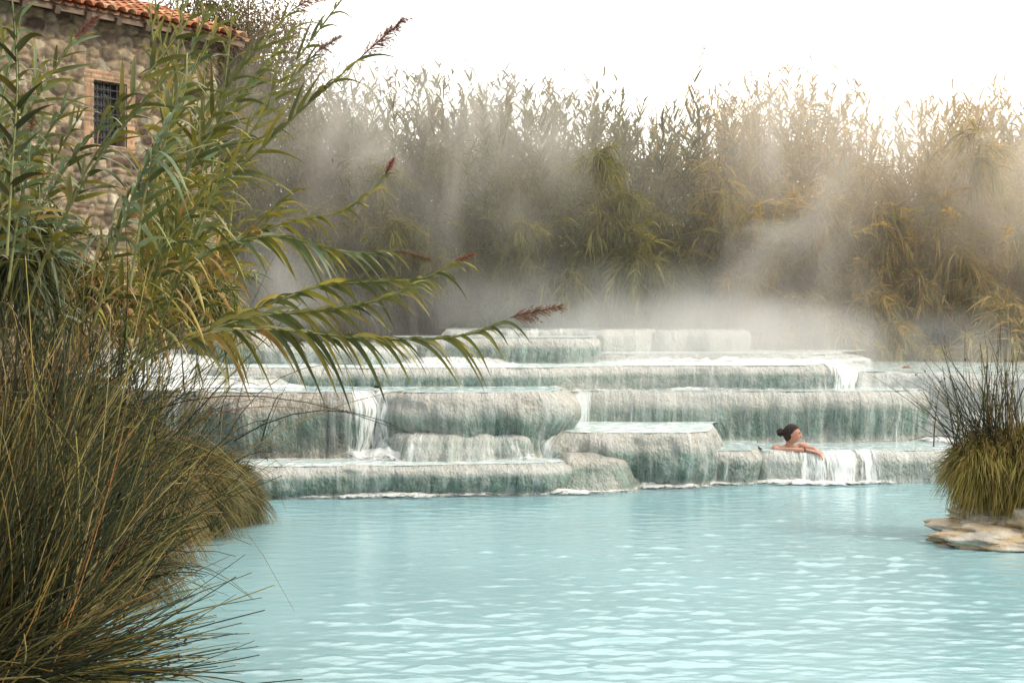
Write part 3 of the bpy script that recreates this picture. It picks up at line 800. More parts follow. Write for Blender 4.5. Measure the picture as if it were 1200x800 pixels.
def fore_cane(label, pix, nleaf, lleaf=.42, wleaf=.042, start=.15, droop=(.25, .6), pal=None, plume=None, roll=25, spread=.6, rad=.0065, seed=0,
              group=None, top_short=.55, dead=.12, one_side=0.0, yaw=0.0, back_y=0.0, leaf_up=0.0):
    """pix: (photo x, photo y, depth) along the stem from the root; the cane stands there in depth at real size"""
    r = np.random.default_rng(seed + 100)
    P = np.array([at(*q) for q in pix])
    n = 40
    C = spline(P, n)
    root = empty('giant_reed', C[0], label, 'reed', group)
    off = C[0]
    ms = MB()
    tt = np.linspace(0, 1, n)
    scol = np.array((.20, .20, .06))[None] * (1 - tt[:, None]) + np.array((.22, .25, .10))[None] * tt[:, None]
    scol = scol * (1 + .25 * np.sign(np.sin(tt * 44)))[:, None] ** .5
    path_tube(ms, C, rad * (1 - .72 * tt), scol, 6)
    ms.shift(off); ms.build('stem', M_STEM, root)
    ml = MB()
    u = np.linspace(start, .985, nleaf) + r.normal(0, .010, nleaf)
    u = np.clip(u, 0, .99)
    B = np.stack([np.interp(u, tt, C[:, i]) for i in range(3)], 1)
    T = norm(np.stack([np.interp(u, tt, np.gradient(C[:, i])) for i in range(3)], 1))
    view = norm(B - np.array([0, 0, CAMZ]))
    side = norm(np.cross(T, view))
    nrm2 = np.cross(side, T)
    sg = np.where(np.arange(nleaf) % 2 == 0, 1.0, -1.0)
    if one_side: sg = np.where(r.random(nleaf) < one_side, 1.0, sg)
    ro = R(roll) + r.normal(0, .22, nleaf) + yaw
    sd = side * (np.cos(ro) * sg)[:, None] + nrm2 * (np.sin(ro) * sg)[:, None]
    sp = spread * (1.15 - .75 * (u - start) / (1 - start)) * r.uniform(.8, 1.2, nleaf)
    D = norm(T + sd * sp[:, None] + r.normal(0, .06, (nleaf, 3)) + np.array([0, 0, leaf_up]))
    S = norm(np.cross(D, T) * .75 + np.cross(D, view) * r.uniform(.3, .9, (nleaf, 1)))
    env = np.interp((u - start) / (1 - start), [0, .15, .55, 1], [.75, 1, 1, top_short])
    L = lleaf * env * r.uniform(.62, 1.2, nleaf)
    W = wleaf * .84 * np.interp((u - start) / (1 - start), [0, .5, 1], [1, 1, .55]) * r.uniform(.85, 1.15, nleaf)
    col = pick(GREENS if pal is None else pal, nleaf, r)
    tip = col * np.array([1.2, 1.05, .8])
    yl = r.random(nleaf) < .14; tip[yl] = pick(YELL, yl.sum(), r)
    dd = (r.random(nleaf) < dead) & (u < .5); col[dd] = pick(np.vstack([DEAD, YELL]), dd.sum(), r); tip[dd] = pick(DEAD, dd.sum(), r)
    dr = r.uniform(droop[0], droop[1], nleaf); dr[dd] *= 1.5
    ribbons(ml, B, D, S, L, W, dr, col, k=9, fold=.18, twist=r.normal(0, 1.1, nleaf), tip=tip)
    # sheaths clasp the stem
    ribbons(ml, B - T * .07, T, np.cross(T, view), .09, rad * 3.0, 0.0, col * 1.25, k=2, fold=.3, prof='leaf')
    ml.shift(off); ml.build('foliage', M_LEAF, root)
    if plume:
        mp = MB(); ln, fat, colr, dv = plume
        tip_d = norm(C[-1] - C[-4]) if dv is None else norm(np.array([dv[0], 0, -dv[1]]) + np.array([0, r.normal(0, .15), 0]))
        make_plume(mp, C[-1], tip_d, ln, fat, colr, 150, r)
        mp.shift(off); mp.build('plume', M_PLUME, root)
    return root


PURP = (.15, .075, .065); TAN = (.24, .165, .115); BRN = (.12, .085, .06)
# canes one can single out, traced from where they stand
fore_cane('long diagonal reed crossing the sky edge, feathery purple plume at its tip', [(60, 460, 7.4), (120, 370, 7.3), (180, 300, 7.2), (240, 233, 7.1), (300, 180, 7.0), (352, 130, 6.9), (400, 88, 6.8), (424, 66, 6.8)],
          34, .40, .036, .18, (.1, .85), plume=(.24, .10, PURP, (.72, -.69)), roll=12, spread=.7, seed=1, one_side=.2)
fore_cane('arching reed with small upright dark red plume, uppermost of those hanging over the falls', [(120, 440, 8.2), (190, 350, 8.1), (250, 295, 8.0), (313, 268, 7.9), (360, 256, 7.8), (400, 247, 7.8), (434, 226, 7.7), (452, 204, 7.7)],
          26, .26, .036, .35, (.5, .95), plume=(.085, .25, (.17, .055, .045), (.45, -.9)), roll=35, spread=.45, seed=2, pal=np.vstack([GREENS, YELL]))
fore_cane('reed with pale overlapping leaves ending in a flat brown plume', [(110, 450, 7.9), (180, 355, 7.8), (240, 300, 7.7), (285, 281, 7.6), (335, 278, 7.6), (385, 291, 7.5), (425, 297, 7.5), (462, 294, 7.5)],
          36, .36, .040, .34, (.6, 1.0), plume=(.16, .07, BRN, (1, .18)), roll=40, spread=.5, seed=3, pal=np.vstack([GREENS, GLAUC]))
fore_cane('reed bowing right to a stubby reddish brown plume, second lowest over the falls', [(110, 470, 7.6), (190, 400, 7.5), (262, 375, 7.4), (313, 357, 7.3), (370, 337, 7.3), (427, 330, 7.2), (487, 327, 7.2), (517, 317, 7.2), (533, 306, 7.2)],
          38, .34, .042, .38, (.45, .95), plume=(.09, .2, (.16, .075, .055), (.85, -.35)), roll=40, spread=.5, seed=4, pal=np.vstack([GREENS, GREENS, YELL]))
fore_cane('lowest near horizontal reed, leaves hanging like a comb, long brown plume', [(90, 500, 7.0), (160, 430, 7.0), (215, 400, 6.9), (262, 388, 6.9), (320, 386, 6.9), (375, 391, 6.9), (427, 396, 6.8), (480, 397, 6.8), (527, 395, 6.8), (570, 385, 6.8), (598, 372, 6.8)],
          52, .40, .042, .28, (.7, 1.15), plume=(.21, .09, (.15, .09, .07), (.96, -.25)), roll=48, spread=.52, seed=5, pal=GREENS * .9, dead=.35)
fore_cane('reed between the two lowest plumes, drooping dark blades, no plume', [(100, 480, 7.3), (180, 415, 7.2), (250, 385, 7.1), (303, 370, 7.1), (350, 366, 7.1), (395, 362, 7.0), (440, 352, 7.0), (470, 341, 7.0), (492, 329, 7.0)],
          36, .36, .042, .34, (.5, 1.0), roll=40, spread=.5, seed=6, dead=.3)
fore_cane('upright leaning reed passing right of the barred window', [(40, 330, 7.0), (90, 220, 6.9), (142, 135, 6.8), (170, 92, 6.8), (196, 57, 6.8), (222, 22, 6.8), (248, -20, 6.8), (270, -60, 6.8)],
          28, .34, .036, .12, (.1, .6), roll=20, spread=.85, seed=7, pal=np.vstack([GREENS, GREENS * .8]))
fore_cane('reed with purplish plume in front of the stone wall, leaves in two neat rows', [(-20, 240, 7.0), (12, 170, 6.9), (40, 120, 6.8), (62, 84, 6.8), (88, 44, 6.8)],
          26, .26, .036, .2, (.15, .5), plume=(.13, .10, (.17, .085, .085), (.65, -.72)), roll=10, spread=1.0, seed=8, pal=np.vstack([GREENS, GLAUC]))
fore_cane('short cane under a fuzzy round brown seed head at the left edge', [(10, 330, 6.4), (22, 250, 6.4), (32, 200, 6.3), (36, 160, 6.3)],
          16, .36, .042, .15, (.4, .95), plume=(.10, .55, (.13, .085, .06), (.1, -1)), roll=25, spread=.9, seed=9, pal=GLAUC)
fore_cane('dark broad leaved cane at the top left corner', [(8, 300, 6.0), (14, 200, 6.0), (20, 110, 6.0), (18, 40, 6.0), (10, -40, 6.0)],
          20, .30, .045, .1, (.2, .7), plume=None, roll=20, spread=.9, seed=10, pal=GREENS * .45)
fore_cane('reed whose brown fluffy plume hangs before the right end of the stone wall', [(150, 420, 7.8), (190, 320, 7.7), (212, 230, 7.6), (225, 165, 7.6), (232, 115, 7.6)],
          22, .40, .038, .1, (.3, .8), plume=(.20, .22, (.18, .13, .10), (.35, -.9)), roll=30, spread=.7, seed=11)
fore_cane('tall reed reaching the top edge with a rosy plume against the sky', [(150, 400, 7.6), (190, 280, 7.5), (225, 190, 7.4), (262, 110, 7.3), (300, 60, 7.2), (342, 12, 7.2)],
          30, .36, .036, .15, (.1, .55), plume=(.22, .12, (.22, .13, .11), (.8, -.5)), roll=15, spread=.7, seed=12)
fore_cane('thin reed with a small grey purple plume just left of the longest diagonal reed', [(180, 380, 8.3), (220, 280, 8.2), (265, 200, 8.2), (305, 140, 8.1), (340, 95, 8.1), (368, 64, 8.1)],
          28, .30, .030, .2, (.1, .5), plume=(.16, .08, (.19, .13, .125), (.8, -.55)), roll=15, spread=.6, seed=13, pal=GREENS * 1.15)
fore_cane('reed with pale blue green leaves folded over in a fountain', [(110, 380, 6.6), (135, 290, 6.5), (160, 220, 6.5), (185, 165, 6.4), (205, 128, 6.4)],
          22, .44, .044, .35, (.7, 1.3), roll=35, spread=.8, seed=14, pal=GLAUC, top_short=.8)
fore_cane('yellow green reed with long straps hanging at the foot of the diagonal reed', [(170, 420, 7.0), (200, 350, 6.9), (225, 290, 6.8), (245, 240, 6.8), (262, 195, 6.8)],
          24, .40, .040, .15, (.7, 1.4), roll=30, spread=.8, seed=15, pal=np.vstack([YELL * .8, GREENS * 1.3]), top_short=.8, dead=.3)
fore_cane('upright reed with strap leaves right of the brown fluffy plume', [(215, 360, 8.6), (235, 270, 8.6), (250, 190, 8.5), (262, 110, 8.5), (270, 40, 8.5), (275, -30, 8.5)],
          28, .40, .034, .1, (.15, .7), roll=25, spread=.7, seed=16)
# the rest of the stand: canes nobody could tell apart
LBL = 'leafy green cane in the dense reed stand on the left bank'
r5 = np.random.default_rng(21)
specs = []
for k in range(9): specs.append((r5.uniform(-60, 30), r5.uniform(330, 420), r5.uniform(6.5, 9.0), r5.uniform(.15, .55), r5.uniform(.7, 1.15), 0))
for k in range(9): specs.append((r5.uniform(130, 230), r5.uniform(360, 420), r5.uniform(8.2, 10.0), r5.uniform(.2, .7), r5.uniform(.75, 1.35), 1))
for k in range(8): specs.append((r5.uniform(20, 200), r5.uniform(380, 440), r5.uniform(7.5, 9.5), r5.uniform(.1, .8), r5.uniform(.5, .8), 2))
for q, (x, y, Y, lean, ht, kind) in enumerate(specs):
    hp = ht * F / Y * 1.25
    pts = [(x, y, Y), (x + lean * hp * .25, y - hp * .33, Y - .1), (x + lean * hp * .6, y - hp * .64, Y - .2), (x + lean * hp * (1.05), y - hp * .92, Y - .3)]
    fore_cane(LBL, pts, 20, r5.uniform(.32, .48), r5.uniform(.028, .042), .15, (.2, 1.0), roll=r5.uniform(10, 60), spread=.75, seed=40 + q,
              group='green canes of the left reed stand', dead=.3,
              pal=[np.vstack([GREENS, GLAUC]), np.vstack([GREENS * 1.15, YELL]), np.vstack([GREENS, YELL, DEAD])][kind])
for q in range(9):
    x, Y = r5.uniform(165, 285), r5.uniform(7.6, 9.6); y0 = r5.uniform(250, 330); ht = r5.uniform(.9, 1.5); lean = r5.uniform(-.1, .55); hp = ht * F / Y
    fore_cane(LBL, [(x - 15, y0, Y), (x, y0 - hp * .4, Y), (x + lean * hp * .5, y0 - hp * .75, Y), (x + lean * hp, y0 - hp * 1.08, Y)], 26, .36, .032, .1, (.15, .9), roll=r5.uniform(5, 50), spread=.75, seed=140 + q,
              group='green canes of the left reed stand', dead=.15, pal=np.vstack([GREENS, GREENS * 1.2, YELL * .7]))
for q in range(7):
    x, Y = (r5.uniform(-30, 15) if q < 3 else r5.uniform(165, 240)), r5.uniform(6.4, 7.6); y0 = r5.uniform(210, 330); ht = r5.uniform(.7, 1.2); lean = r5.uniform(.0, .2 if q < 3 else .6); hp = ht * F / Y
    fore_cane(LBL, [(x - 25, y0 + 30, Y), (x, y0 - hp * .35, Y), (x + lean * hp * .5, y0 - hp * .65, Y), (x + lean * hp, y0 - hp * .9, Y)], 24, .34, .040, .1, (.2, 1.1), roll=r5.uniform(5, 50), spread=.85, seed=180 + q,
              group='green canes of the left reed stand', dead=.1, pal=np.vstack([GREENS, GLAUC, GREENS * 1.2]))
# dry canes
r6 = np.random.default_rng(31)
for q in range(10):
    x, y, Y = r6.uniform(20, 200), r6.uniform(420, 470), r6.uniform(6.8, 8.6)
    l = r6.uniform(-.1, 1.2); hp = r6.uniform(.5, .95) * F / Y
    fore_cane('dry straw coloured cane with hanging orange leaves low in the left stand', [(x, y, Y), (x + l * hp * .3, y - hp * .35, Y), (x + l * hp * .62, y - hp * .65, Y - .1), (x + l * hp, y - hp * .88, Y - .1)],
              12, r6.uniform(.24, .36), .03, .2, (.9, 1.9), roll=40, spread=.6, seed=70 + q, group='dry canes of the left reed stand', pal=np.vstack([DEAD, DEAD, YELL]), dead=.6)


def shoot_clump(name, label, centre, rad, nsh, lleaf, wleaf, pal, mat, seed, dirv=(0.35, -.2, -.15), group=None, cat='reed', k=4, dens=34):
    """bushy side shoots: thin arching twigs with fine drooping leaves"""
    r = np.random.default_rng(seed)
    centre = np.array(centre, float)
    root = empty(name, centre, label, cat, group)
    ml, mt = MB(), MB()
    a = norm(r.normal(0, 1, (nsh, 3)) + np.array(dirv) * 1.6)
    L = np.array(rad).mean() * r.uniform(.7, 1.5, nsh)
    a = a * np.array(rad) / np.mean(rad)
    st = r.normal(0, .18, (nsh, 3)) * np.array(rad)
    tubes(mt, st, a, L, .004, .45, (.20, .17, .07), k=5, sides=3)
    idx = np.repeat(np.arange(nsh), dens); n = len(idx)
    t = r.uniform(.12, 1, n)
    p = st[idx] + norm(a)[idx] * (L[idx] * t)[:, None]; p[:, 2] -= .45 * L[idx] * t ** 2
    D = norm(norm(a)[idx] * .8 + r.normal(0, .6, (n, 3)) + np.array([0, 0, -.25]))
    S = norm(np.cross(D, r.normal(0, 1, (n, 3))))
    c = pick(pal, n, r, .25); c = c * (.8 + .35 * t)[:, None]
    ribbons(ml, p, D, S, lleaf * r.uniform(.6, 1.25, n), wleaf, r.uniform(.2, .9, n), c, k=k, fold=0)
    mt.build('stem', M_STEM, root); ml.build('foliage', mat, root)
    return root


SH = np.vstack([YELL * .8, GREENS * 1.25, GREENS])
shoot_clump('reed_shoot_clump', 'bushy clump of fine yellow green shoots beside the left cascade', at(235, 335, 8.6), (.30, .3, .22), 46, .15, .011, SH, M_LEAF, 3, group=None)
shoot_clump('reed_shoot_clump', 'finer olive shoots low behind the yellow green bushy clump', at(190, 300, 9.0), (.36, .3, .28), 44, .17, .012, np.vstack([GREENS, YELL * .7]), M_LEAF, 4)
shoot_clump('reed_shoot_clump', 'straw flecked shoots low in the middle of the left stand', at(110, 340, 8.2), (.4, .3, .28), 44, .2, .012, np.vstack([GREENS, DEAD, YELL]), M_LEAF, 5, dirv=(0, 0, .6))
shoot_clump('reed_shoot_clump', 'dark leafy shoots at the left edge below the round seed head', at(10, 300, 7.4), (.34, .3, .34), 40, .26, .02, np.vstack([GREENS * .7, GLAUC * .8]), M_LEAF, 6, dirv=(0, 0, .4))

# ------------------------------------------------------------------ rushes
RUSH = np.array([(.034, .040, .014), (.05, .052, .017), (.026, .032, .012), (.075, .072, .021), (.16, .135, .038), (.045, .05, .022), (.23, .19, .055), (.03, .035, .014)])
RUSHY = np.array([(.30, .21, .055), (.34, .17, .05), (.24, .17, .045), (.36, .28, .13), (.22, .09, .035)])


def rush(label, base, n, L, az, el, elj, azj, rad=.0036, br=.14, droop=(.05, .3), dry=.16, seed=0, seeds=10, group=None, cat='rush', pal=RUSH, drypal=RUSHY, k=6, bendx=.0):
    """tuft of stiff stems fanning from a root patch. az/el = mean heading (deg), jitters; seed heads near the tips"""
    r = np.random.default_rng(seed + 300)
    base = np.array(base, float)
    root = empty('rush_clump', base, label, cat, group)
    def fan(m):
        a = R(az) + r.normal(0, R(azj), m); e = np.clip(R(el) + r.normal(0, R(elj), m), R(-12), R(100))
        D = np.stack([np.cos(a) * np.cos(e), np.sin(a) * np.cos(e), np.sin(e)], 1)
        P = np.stack([r.normal(0, br, m), r.normal(0, br * .8, m), r.uniform(-.05, .02, m)], 1) + D * r.uniform(0, .12, m)[:, None]
        ln = L * r.uniform(.5, 1.08, m)
        return P, D, ln, r.uniform(droop[0], droop[1], m), r.normal(0, .10, (m, 3)) + np.array([bendx, 0, 0])
    nd = int(n * dry); ng = n - nd
    mg = MB(); P, D, ln, dr, bd = fan(ng)
    c = pick(pal, ng, r, .3)
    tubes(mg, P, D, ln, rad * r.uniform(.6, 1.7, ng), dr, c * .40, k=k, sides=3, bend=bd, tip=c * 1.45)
    if nd:
        md = MB(); Pd, Dd, ld, dd, bb = fan(nd)
        c = pick(drypal, nd, r, .3)
        tubes(md, Pd, Dd, ld * .95, rad * r.uniform(.6, 1.2, nd), dd * 1.6, c, k=k, sides=3, bend=bb * 1.5)
        md.build('dry_stems', M_RUSH, root)
    if seeds:
        mh = mg; ii = r.integers(0, ng, seeds)
        t = .8
        p = P[ii] + D[ii] * (ln[ii] * t)[:, None] + bd[ii] * (ln[ii] * t * t)[:, None]; p[:, 2] -= dr[ii] * ln[ii] * t * t
        for q in p:
            for _ in range(5):
                o = q + r.normal(0, .007, 3)
                tubes(mh, o[None], norm(r.normal(0, 1, 3))[None], .011, .0045, 0, (.055, .035, .022), k=3, sides=5, taper=.6)
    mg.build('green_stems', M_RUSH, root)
    return root


def gz(px, Y):
    X = (px - 600) * Y / F
    return np.array([X, Y, float(ground_z(np.array([X]), np.array([Y]))[0]) + .0])


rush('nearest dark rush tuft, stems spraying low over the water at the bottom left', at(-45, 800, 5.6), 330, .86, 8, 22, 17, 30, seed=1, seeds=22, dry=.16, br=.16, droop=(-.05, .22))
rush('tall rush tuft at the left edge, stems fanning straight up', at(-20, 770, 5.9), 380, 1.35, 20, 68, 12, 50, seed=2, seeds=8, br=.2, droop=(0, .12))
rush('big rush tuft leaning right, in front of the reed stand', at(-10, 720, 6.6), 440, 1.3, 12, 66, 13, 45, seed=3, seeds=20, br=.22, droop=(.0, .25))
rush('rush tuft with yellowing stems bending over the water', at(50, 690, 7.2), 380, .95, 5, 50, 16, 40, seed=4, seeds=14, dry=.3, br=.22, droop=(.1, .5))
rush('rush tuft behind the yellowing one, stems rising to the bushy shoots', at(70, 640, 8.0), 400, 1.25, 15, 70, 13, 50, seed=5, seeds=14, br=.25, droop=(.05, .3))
rush('rush tuft at the far left, half hidden behind the tall one', at(-10, 640, 7.6), 380, 1.4, 30, 70, 12, 60, seed=6, seeds=6, br=.25, droop=(0, .2))
rush('rush tuft with crossing straw stems between reeds and cascade', at(118, 590, 9.0), 280, .95, 15, 66, 16, 55, seed=7, seeds=14, dry=.3, br=.25, droop=(.05, .4))
rush('low dark rush tuft lying on the bank at the bottom edge', at(30, 800, 6.2), 260, .72, 0, 14, 12, 35, seed=8, seeds=16, dry=.06, br=.18, droop=(-.05, .2))
GT = np.vstack([RUSH * 1.25, RUSHY * .55, RUSH * 1.6])
def mop(label, c, rad, n, L, flow, pal, seed, wid=.006, down=.5, cat='grass tuft', drop=(.4, 1.3)):
    """rounded cushion of fine hanging blades rooted all over a mound"""
    r = np.random.default_rng(seed + 900)
    c = np.array(c, float); root = empty('grass_tuft', c, label, cat)
    mm = MB(); nn, m = 28, 16
    V = []
    for j in range(m + 1):
        for i in range(nn):
            ph = np.pi * j / m; th = 2 * np.pi * i / nn
            p = np.array([math.sin(ph) * math.cos(th), math.sin(ph) * math.sin(th), math.cos(ph)])
            V.append(p * np.array(rad) * (.80 + .22 * fbm(p, 3, 2.0, seed)))
    mm.add(V, [[j * nn + i, (j + 1) * nn + i, (j + 1) * nn + (i + 1) % nn, j * nn + (i + 1) % nn] for j in range(m) for i in range(nn)], (.05, .04, .02))
    mm.build('root_mound', M_BARK, root)
    q = norm(r.normal(0, 1, (n, 3)) + np.array([0, -.25, .15]))
    k = norm(r.normal(0, 1, (34, 3))); near = np.argmax(q @ k.T, 1)          # locks of hair-like blades
    lock = r.normal(0, .35, (34, 3))[near]
    P = q * np.array(rad) * r.uniform(.72, 1.0, (n, 1))
    D = norm(q * .8 + np.array(flow) + lock + r.normal(0, .28, (n, 3)) - np.array([0, 0, down]) * (1 - q[:, 2:]) * .6)
    col = pick(pal, n, r, .3) * r.uniform(.65, 1.35, 34)[near][:, None]
    ribbons(mm2 := MB(), P, D, norm(np.cross(D, r.normal(0, 1, (n, 3)))), L * r.uniform(.5, 1.25, n), wid, r.uniform(drop[0], drop[1], n), col * .8, k=5, fold=0, prof='thin', tip=col * 1.3)
    mm2.build('blades', M_RUSH, root)
    return root


GT = np.array([(.085, .085, .028), (.11, .10, .032), (.15, .125, .04), (.07, .075, .028), (.20, .155, .055), (.12, .115, .05)])
mop('soft olive grass cushion hanging to the pool, nearest the low terrace', at(258, 580, 13.4), (.34, .3, .36), 4200, .34, (.45, -.1, .1), GT * .9, 9)
mop('olive grass cushion spilling over the bank, middle of the three', at(205, 572, 12.6), (.50, .4, .42), 5200, .38, (.4, -.1, .15), GT, 10)
mop('tawny grass cushion with fallen yellow blades, left of the olive cushions', at(140, 590, 11.2), (.52, .4, .42), 5200, .42, (.35, -.1, .25), np.vstack([GT, RUSHY * .7]), 11)
mop('dark grass cushion low on the bank over the shaded water', at(105, 655, 9.8), (.5, .4, .32), 3800, .42, (.4, -.1, .1), GT * .65, 12)
for (x, y, Y, n, Lr, a, e, sd, lb) in ((150, 560, 8.6, 70, .85, 5, 40, 40, 'scatter of bent yellow stems arching over the grass cushions'), (60, 560, 7.0, 80, 1.2, 20, 65, 41, 'thin pale stems crossing in front of the dark rushes'),
                                       (20, 480, 6.8, 120, 1.15, 15, 72, 42, 'sparse dark stems rising before the straw coloured shoots'), (110, 520, 7.6, 150, 1.1, 10, 58, 43, 'open tuft of stems leaning right towards the cascade')):
    rush(lb, at(x, y, Y), n, Lr, a, e, 20, 60, rad=.003, br=.3, droop=(.1, .6), dry=.75 if sd < 42 else .25, seed=sd, seeds=8)

# right hand tuft on its rock
rush('upright dark rush tuft on the right bank, brown seed heads', at(1168, 530, 12.4), 120, 1.0, 100, 78, 13, 60, rad=.0048, br=.17, droop=(-.05, .12), seed=20, seeds=34, dry=.14, pal=RUSH * .9)
rush('sparse rush stems splaying left from the right bank tuft', at(1150, 515, 12.3), 46, .85, 175, 48, 14, 25, rad=.0036, br=.12, droop=(0, .15), seed=21, seeds=8, dry=.1, pal=RUSH * .8)
MAT2 = np.array([(.20, .175, .04), (.25, .19, .055), (.14, .135, .032), (.34, .25, .08), (.22, .14, .045), (.28, .25, .055)])
mop('mop of olive brown grass hanging below the right bank rushes', at(1155, 546, 12.5), (.31, .32, .31), 4200, .26, (-.15, -.3, .1), MAT2, 22, .007, .9)
mop('second hanging mop of brown grass at the right picture edge', at(1208, 548, 12.4), (.36, .34, .38), 4600, .28, (0, -.3, .05), MAT2 * .85, 23, .007, .9)


def make_rock(label, c, size, seed, dome=1.0):
    n, m = 64, 36
    V, Cc = [], []
    for j in range(m + 1):
        ph = math.pi * j / m
        for i in range(n):
            th = 2 * math.pi * i / n
            p = np.array([math.sin(ph) * math.cos(th), math.sin(ph) * math.sin(th), math.cos(ph)])
            q = 1 + .34 * fbm(p, 3, 1.5, seed) + .11 * fbm(p, 6, 4.5, seed + 3)
            V.append(p * q * np.array(size))
            f1 = fbm(p, 4, 2.4, seed + 8); f2 = fbm(p, 4, 6.0, seed + 5)
            cg = np.array((.52, .49, .42)) * (1 + .35 * f2)
            co = np.array((.47, .37, .23)); cd = np.array((.26, .235, .19))
            k = float(sstep(np.array(f1 + .25 * p[2]), .05, .35)); k2 = float(sstep(np.array(f2 - .4 * f1), .22, .5))
            Cc.append((cg * (1 - k) + co * k) * (1 - k2 * .7) + cd * k2 * .7)
    V = np.array(V)
    fs = [[j * n + i, (j + 1) * n + i, (j + 1) * n + (i + 1) % n, j * n + (i + 1) % n] for j in range(m) for i in range(n)]
    o = MB().add(V, fs, np.array(Cc)).build('shore_rock', M_ROCK)
    o.location = c
    return tag(o, label, 'rock', 'rocks at the foot of the right bank')


make_rock('wet cream and orange rock at the water, lowest under the right tuft', at(1196, 627, 12.3), (.80, .50, .13), 1.0)
make_rock('orange topped flat rock directly beneath the hanging grass', at(1170, 604, 12.5), (.40, .3, .10), 5.0)
make_rock('grey ribbed rock at the right picture edge by the water', at(1222, 618, 12.2), (.36, .42, .2), 9.0)
make_rock('thin pale shelf of rock awash at the water line', at(1130, 639, 12.2), (.26, .24, .045), 13.0)

def bank_grass():
    r = np.random.default_rng(61)
    mb = MB()
    for side in (-1, 1):
        n = 26000 if side < 0 else 15000
        Y = r.uniform(2.5, 21, n); e = r.random(n) ** 1.4 * 6.5
        X = bank_left(Y) - .25 - e if side < 0 else bank_right(Y) + .3 + e
        tuft = np.array([mnoise.noise(Vector((a * 1.3, b * 1.3, 3.0))) for a, b in zip(X, Y)])
        k = tuft > -.22
        if side < 0:
            k &= ~((X * .794 - Y * .608) < (-4.54 * .794 - 24 * .608) + .2)       # not inside the mill
        X, Y, tuft = X[k], Y[k], tuft[k]; n = len(X)
        P = np.stack([X, Y, ground_z(X, Y) - .02], 1)
        D = norm(np.stack([r.normal(0, .4, n), r.normal(0, .4, n), np.ones(n)], 1))
        ribbons(mb, P, D, norm(np.cross(D, r.normal(0, 1, (n, 3)))), r.uniform(.12, .42, n) * (1 + tuft), .007, r.uniform(.1, .9, n), pick(np.vstack([GT, RUSHY * .6]), n, r, .3), k=4, fold=0, prof='thin')
    return tag(mb.build('grass', M_RUSH), 'short rough grass covering the earth of both banks', 'grass', kind='stuff')


bank_grass()

# ------------------------------------------------------------------ far reed thicket
FG = np.array([(.115, .125, .042), (.14, .145, .05), (.10, .115, .045), (.165, .15, .05), (.13, .125, .06)])
FW = np.array([(.36, .255, .10), (.42, .29, .13), (.30, .22, .08), (.38, .28, .09), (.25, .20, .07)])


def far_cane_proto(name, h, arch, pal, seed, plume, label):
    r = np.random.default_rng(seed)
    root = empty(name, (0, 0, 0), label, 'reed', None)
    a = r.uniform(0, 6.28)
    lean = np.array([math.cos(a), math.sin(a) * .6, 0])
    if arch > .3: lean = np.array([r.uniform(-.9, .9), -.75, 0])
    t = np.linspace(0, 1, 22)
    C = np.stack([lean[0] * arch * h * t ** 2.4, lean[1] * arch * h * t ** 2.4, h * (t - arch * .42 * t ** 3)], 1)
    ms = MB(); path_tube(ms, C, .012 * (1 - .7 * t), (.22, .19, .09), 5); ms.build('stem', M_STEM, root)
    ml = MB()
    nl = 62
    u = np.sort(r.uniform(.22, .99, nl))
    B = np.stack([np.interp(u, t, C[:, i]) for i in range(3)], 1)
    T = norm(np.stack([np.interp(u, t, np.gradient(C[:, i])) for i in range(3)], 1))
    pl = r.uniform(0, np.pi)
    sv = np.array([math.cos(pl), math.sin(pl), 0])
    sg = np.where(np.arange(nl) % 2 == 0, 1., -1.)
    sd = norm(sv[None] * sg[:, None] + r.normal(0, .3, (nl, 3)))
    D = norm(T + sd * (.95 - .6 * u)[:, None])
    L = r.uniform(.42, .66, nl) * np.interp(u, [0, .6, 1], [1, 1, .72])
    S = norm(np.cross(D, T) + r.normal(0, .5, (nl, 3)))
    c = pick(pal, nl, r, .22); tip = c * 1.25
    ribbons(ml, B, D, S, L, r.uniform(.038, .058, nl), r.uniform(.15, .8, nl) * np.interp(u, [0, 1], [1.3, .6]), c, k=5, fold=.15, tip=tip)
    # side shoots on the lower half
    ns = 130
    us = r.uniform(.15, .75, ns); B = np.stack([np.interp(us, t, C[:, i]) for i in range(3)], 1) + r.normal(0, .16, (ns, 3))
    D = norm(r.normal(0, .7, (ns, 3)) + np.array([0, -.25, .2]))
    ribbons(ml, B, D, norm(np.cross(D, r.normal(0, 1, (ns, 3)))), r.uniform(.16, .34, ns), .018, r.uniform(.3, 1.0, ns), pick(pal, ns, r, .25) * .95, k=3, fold=0)
    ml.build('foliage', M_FAR, root)
    if plume:
        mp = MB(); make_plume(mp, C[-1], norm(C[-1] - C[-3]) + np.array([.25, 0, 0]), .46, .22, np.asarray(plume) * .6 + np.array((.11, .085, .055)), 80, r); mp.build('plume', M_PLUME, root)
    return root


def copy_thing(o, loc, rz, sc):
    c = o.copy(); COL.objects.link(c)
    c.location = loc; c.rotation_euler = (0, 0, rz); c.scale = (sc, sc, sc)
    for ch in o.children:
        d = ch.copy(); COL.objects.link(d); d.parent = c
    return c


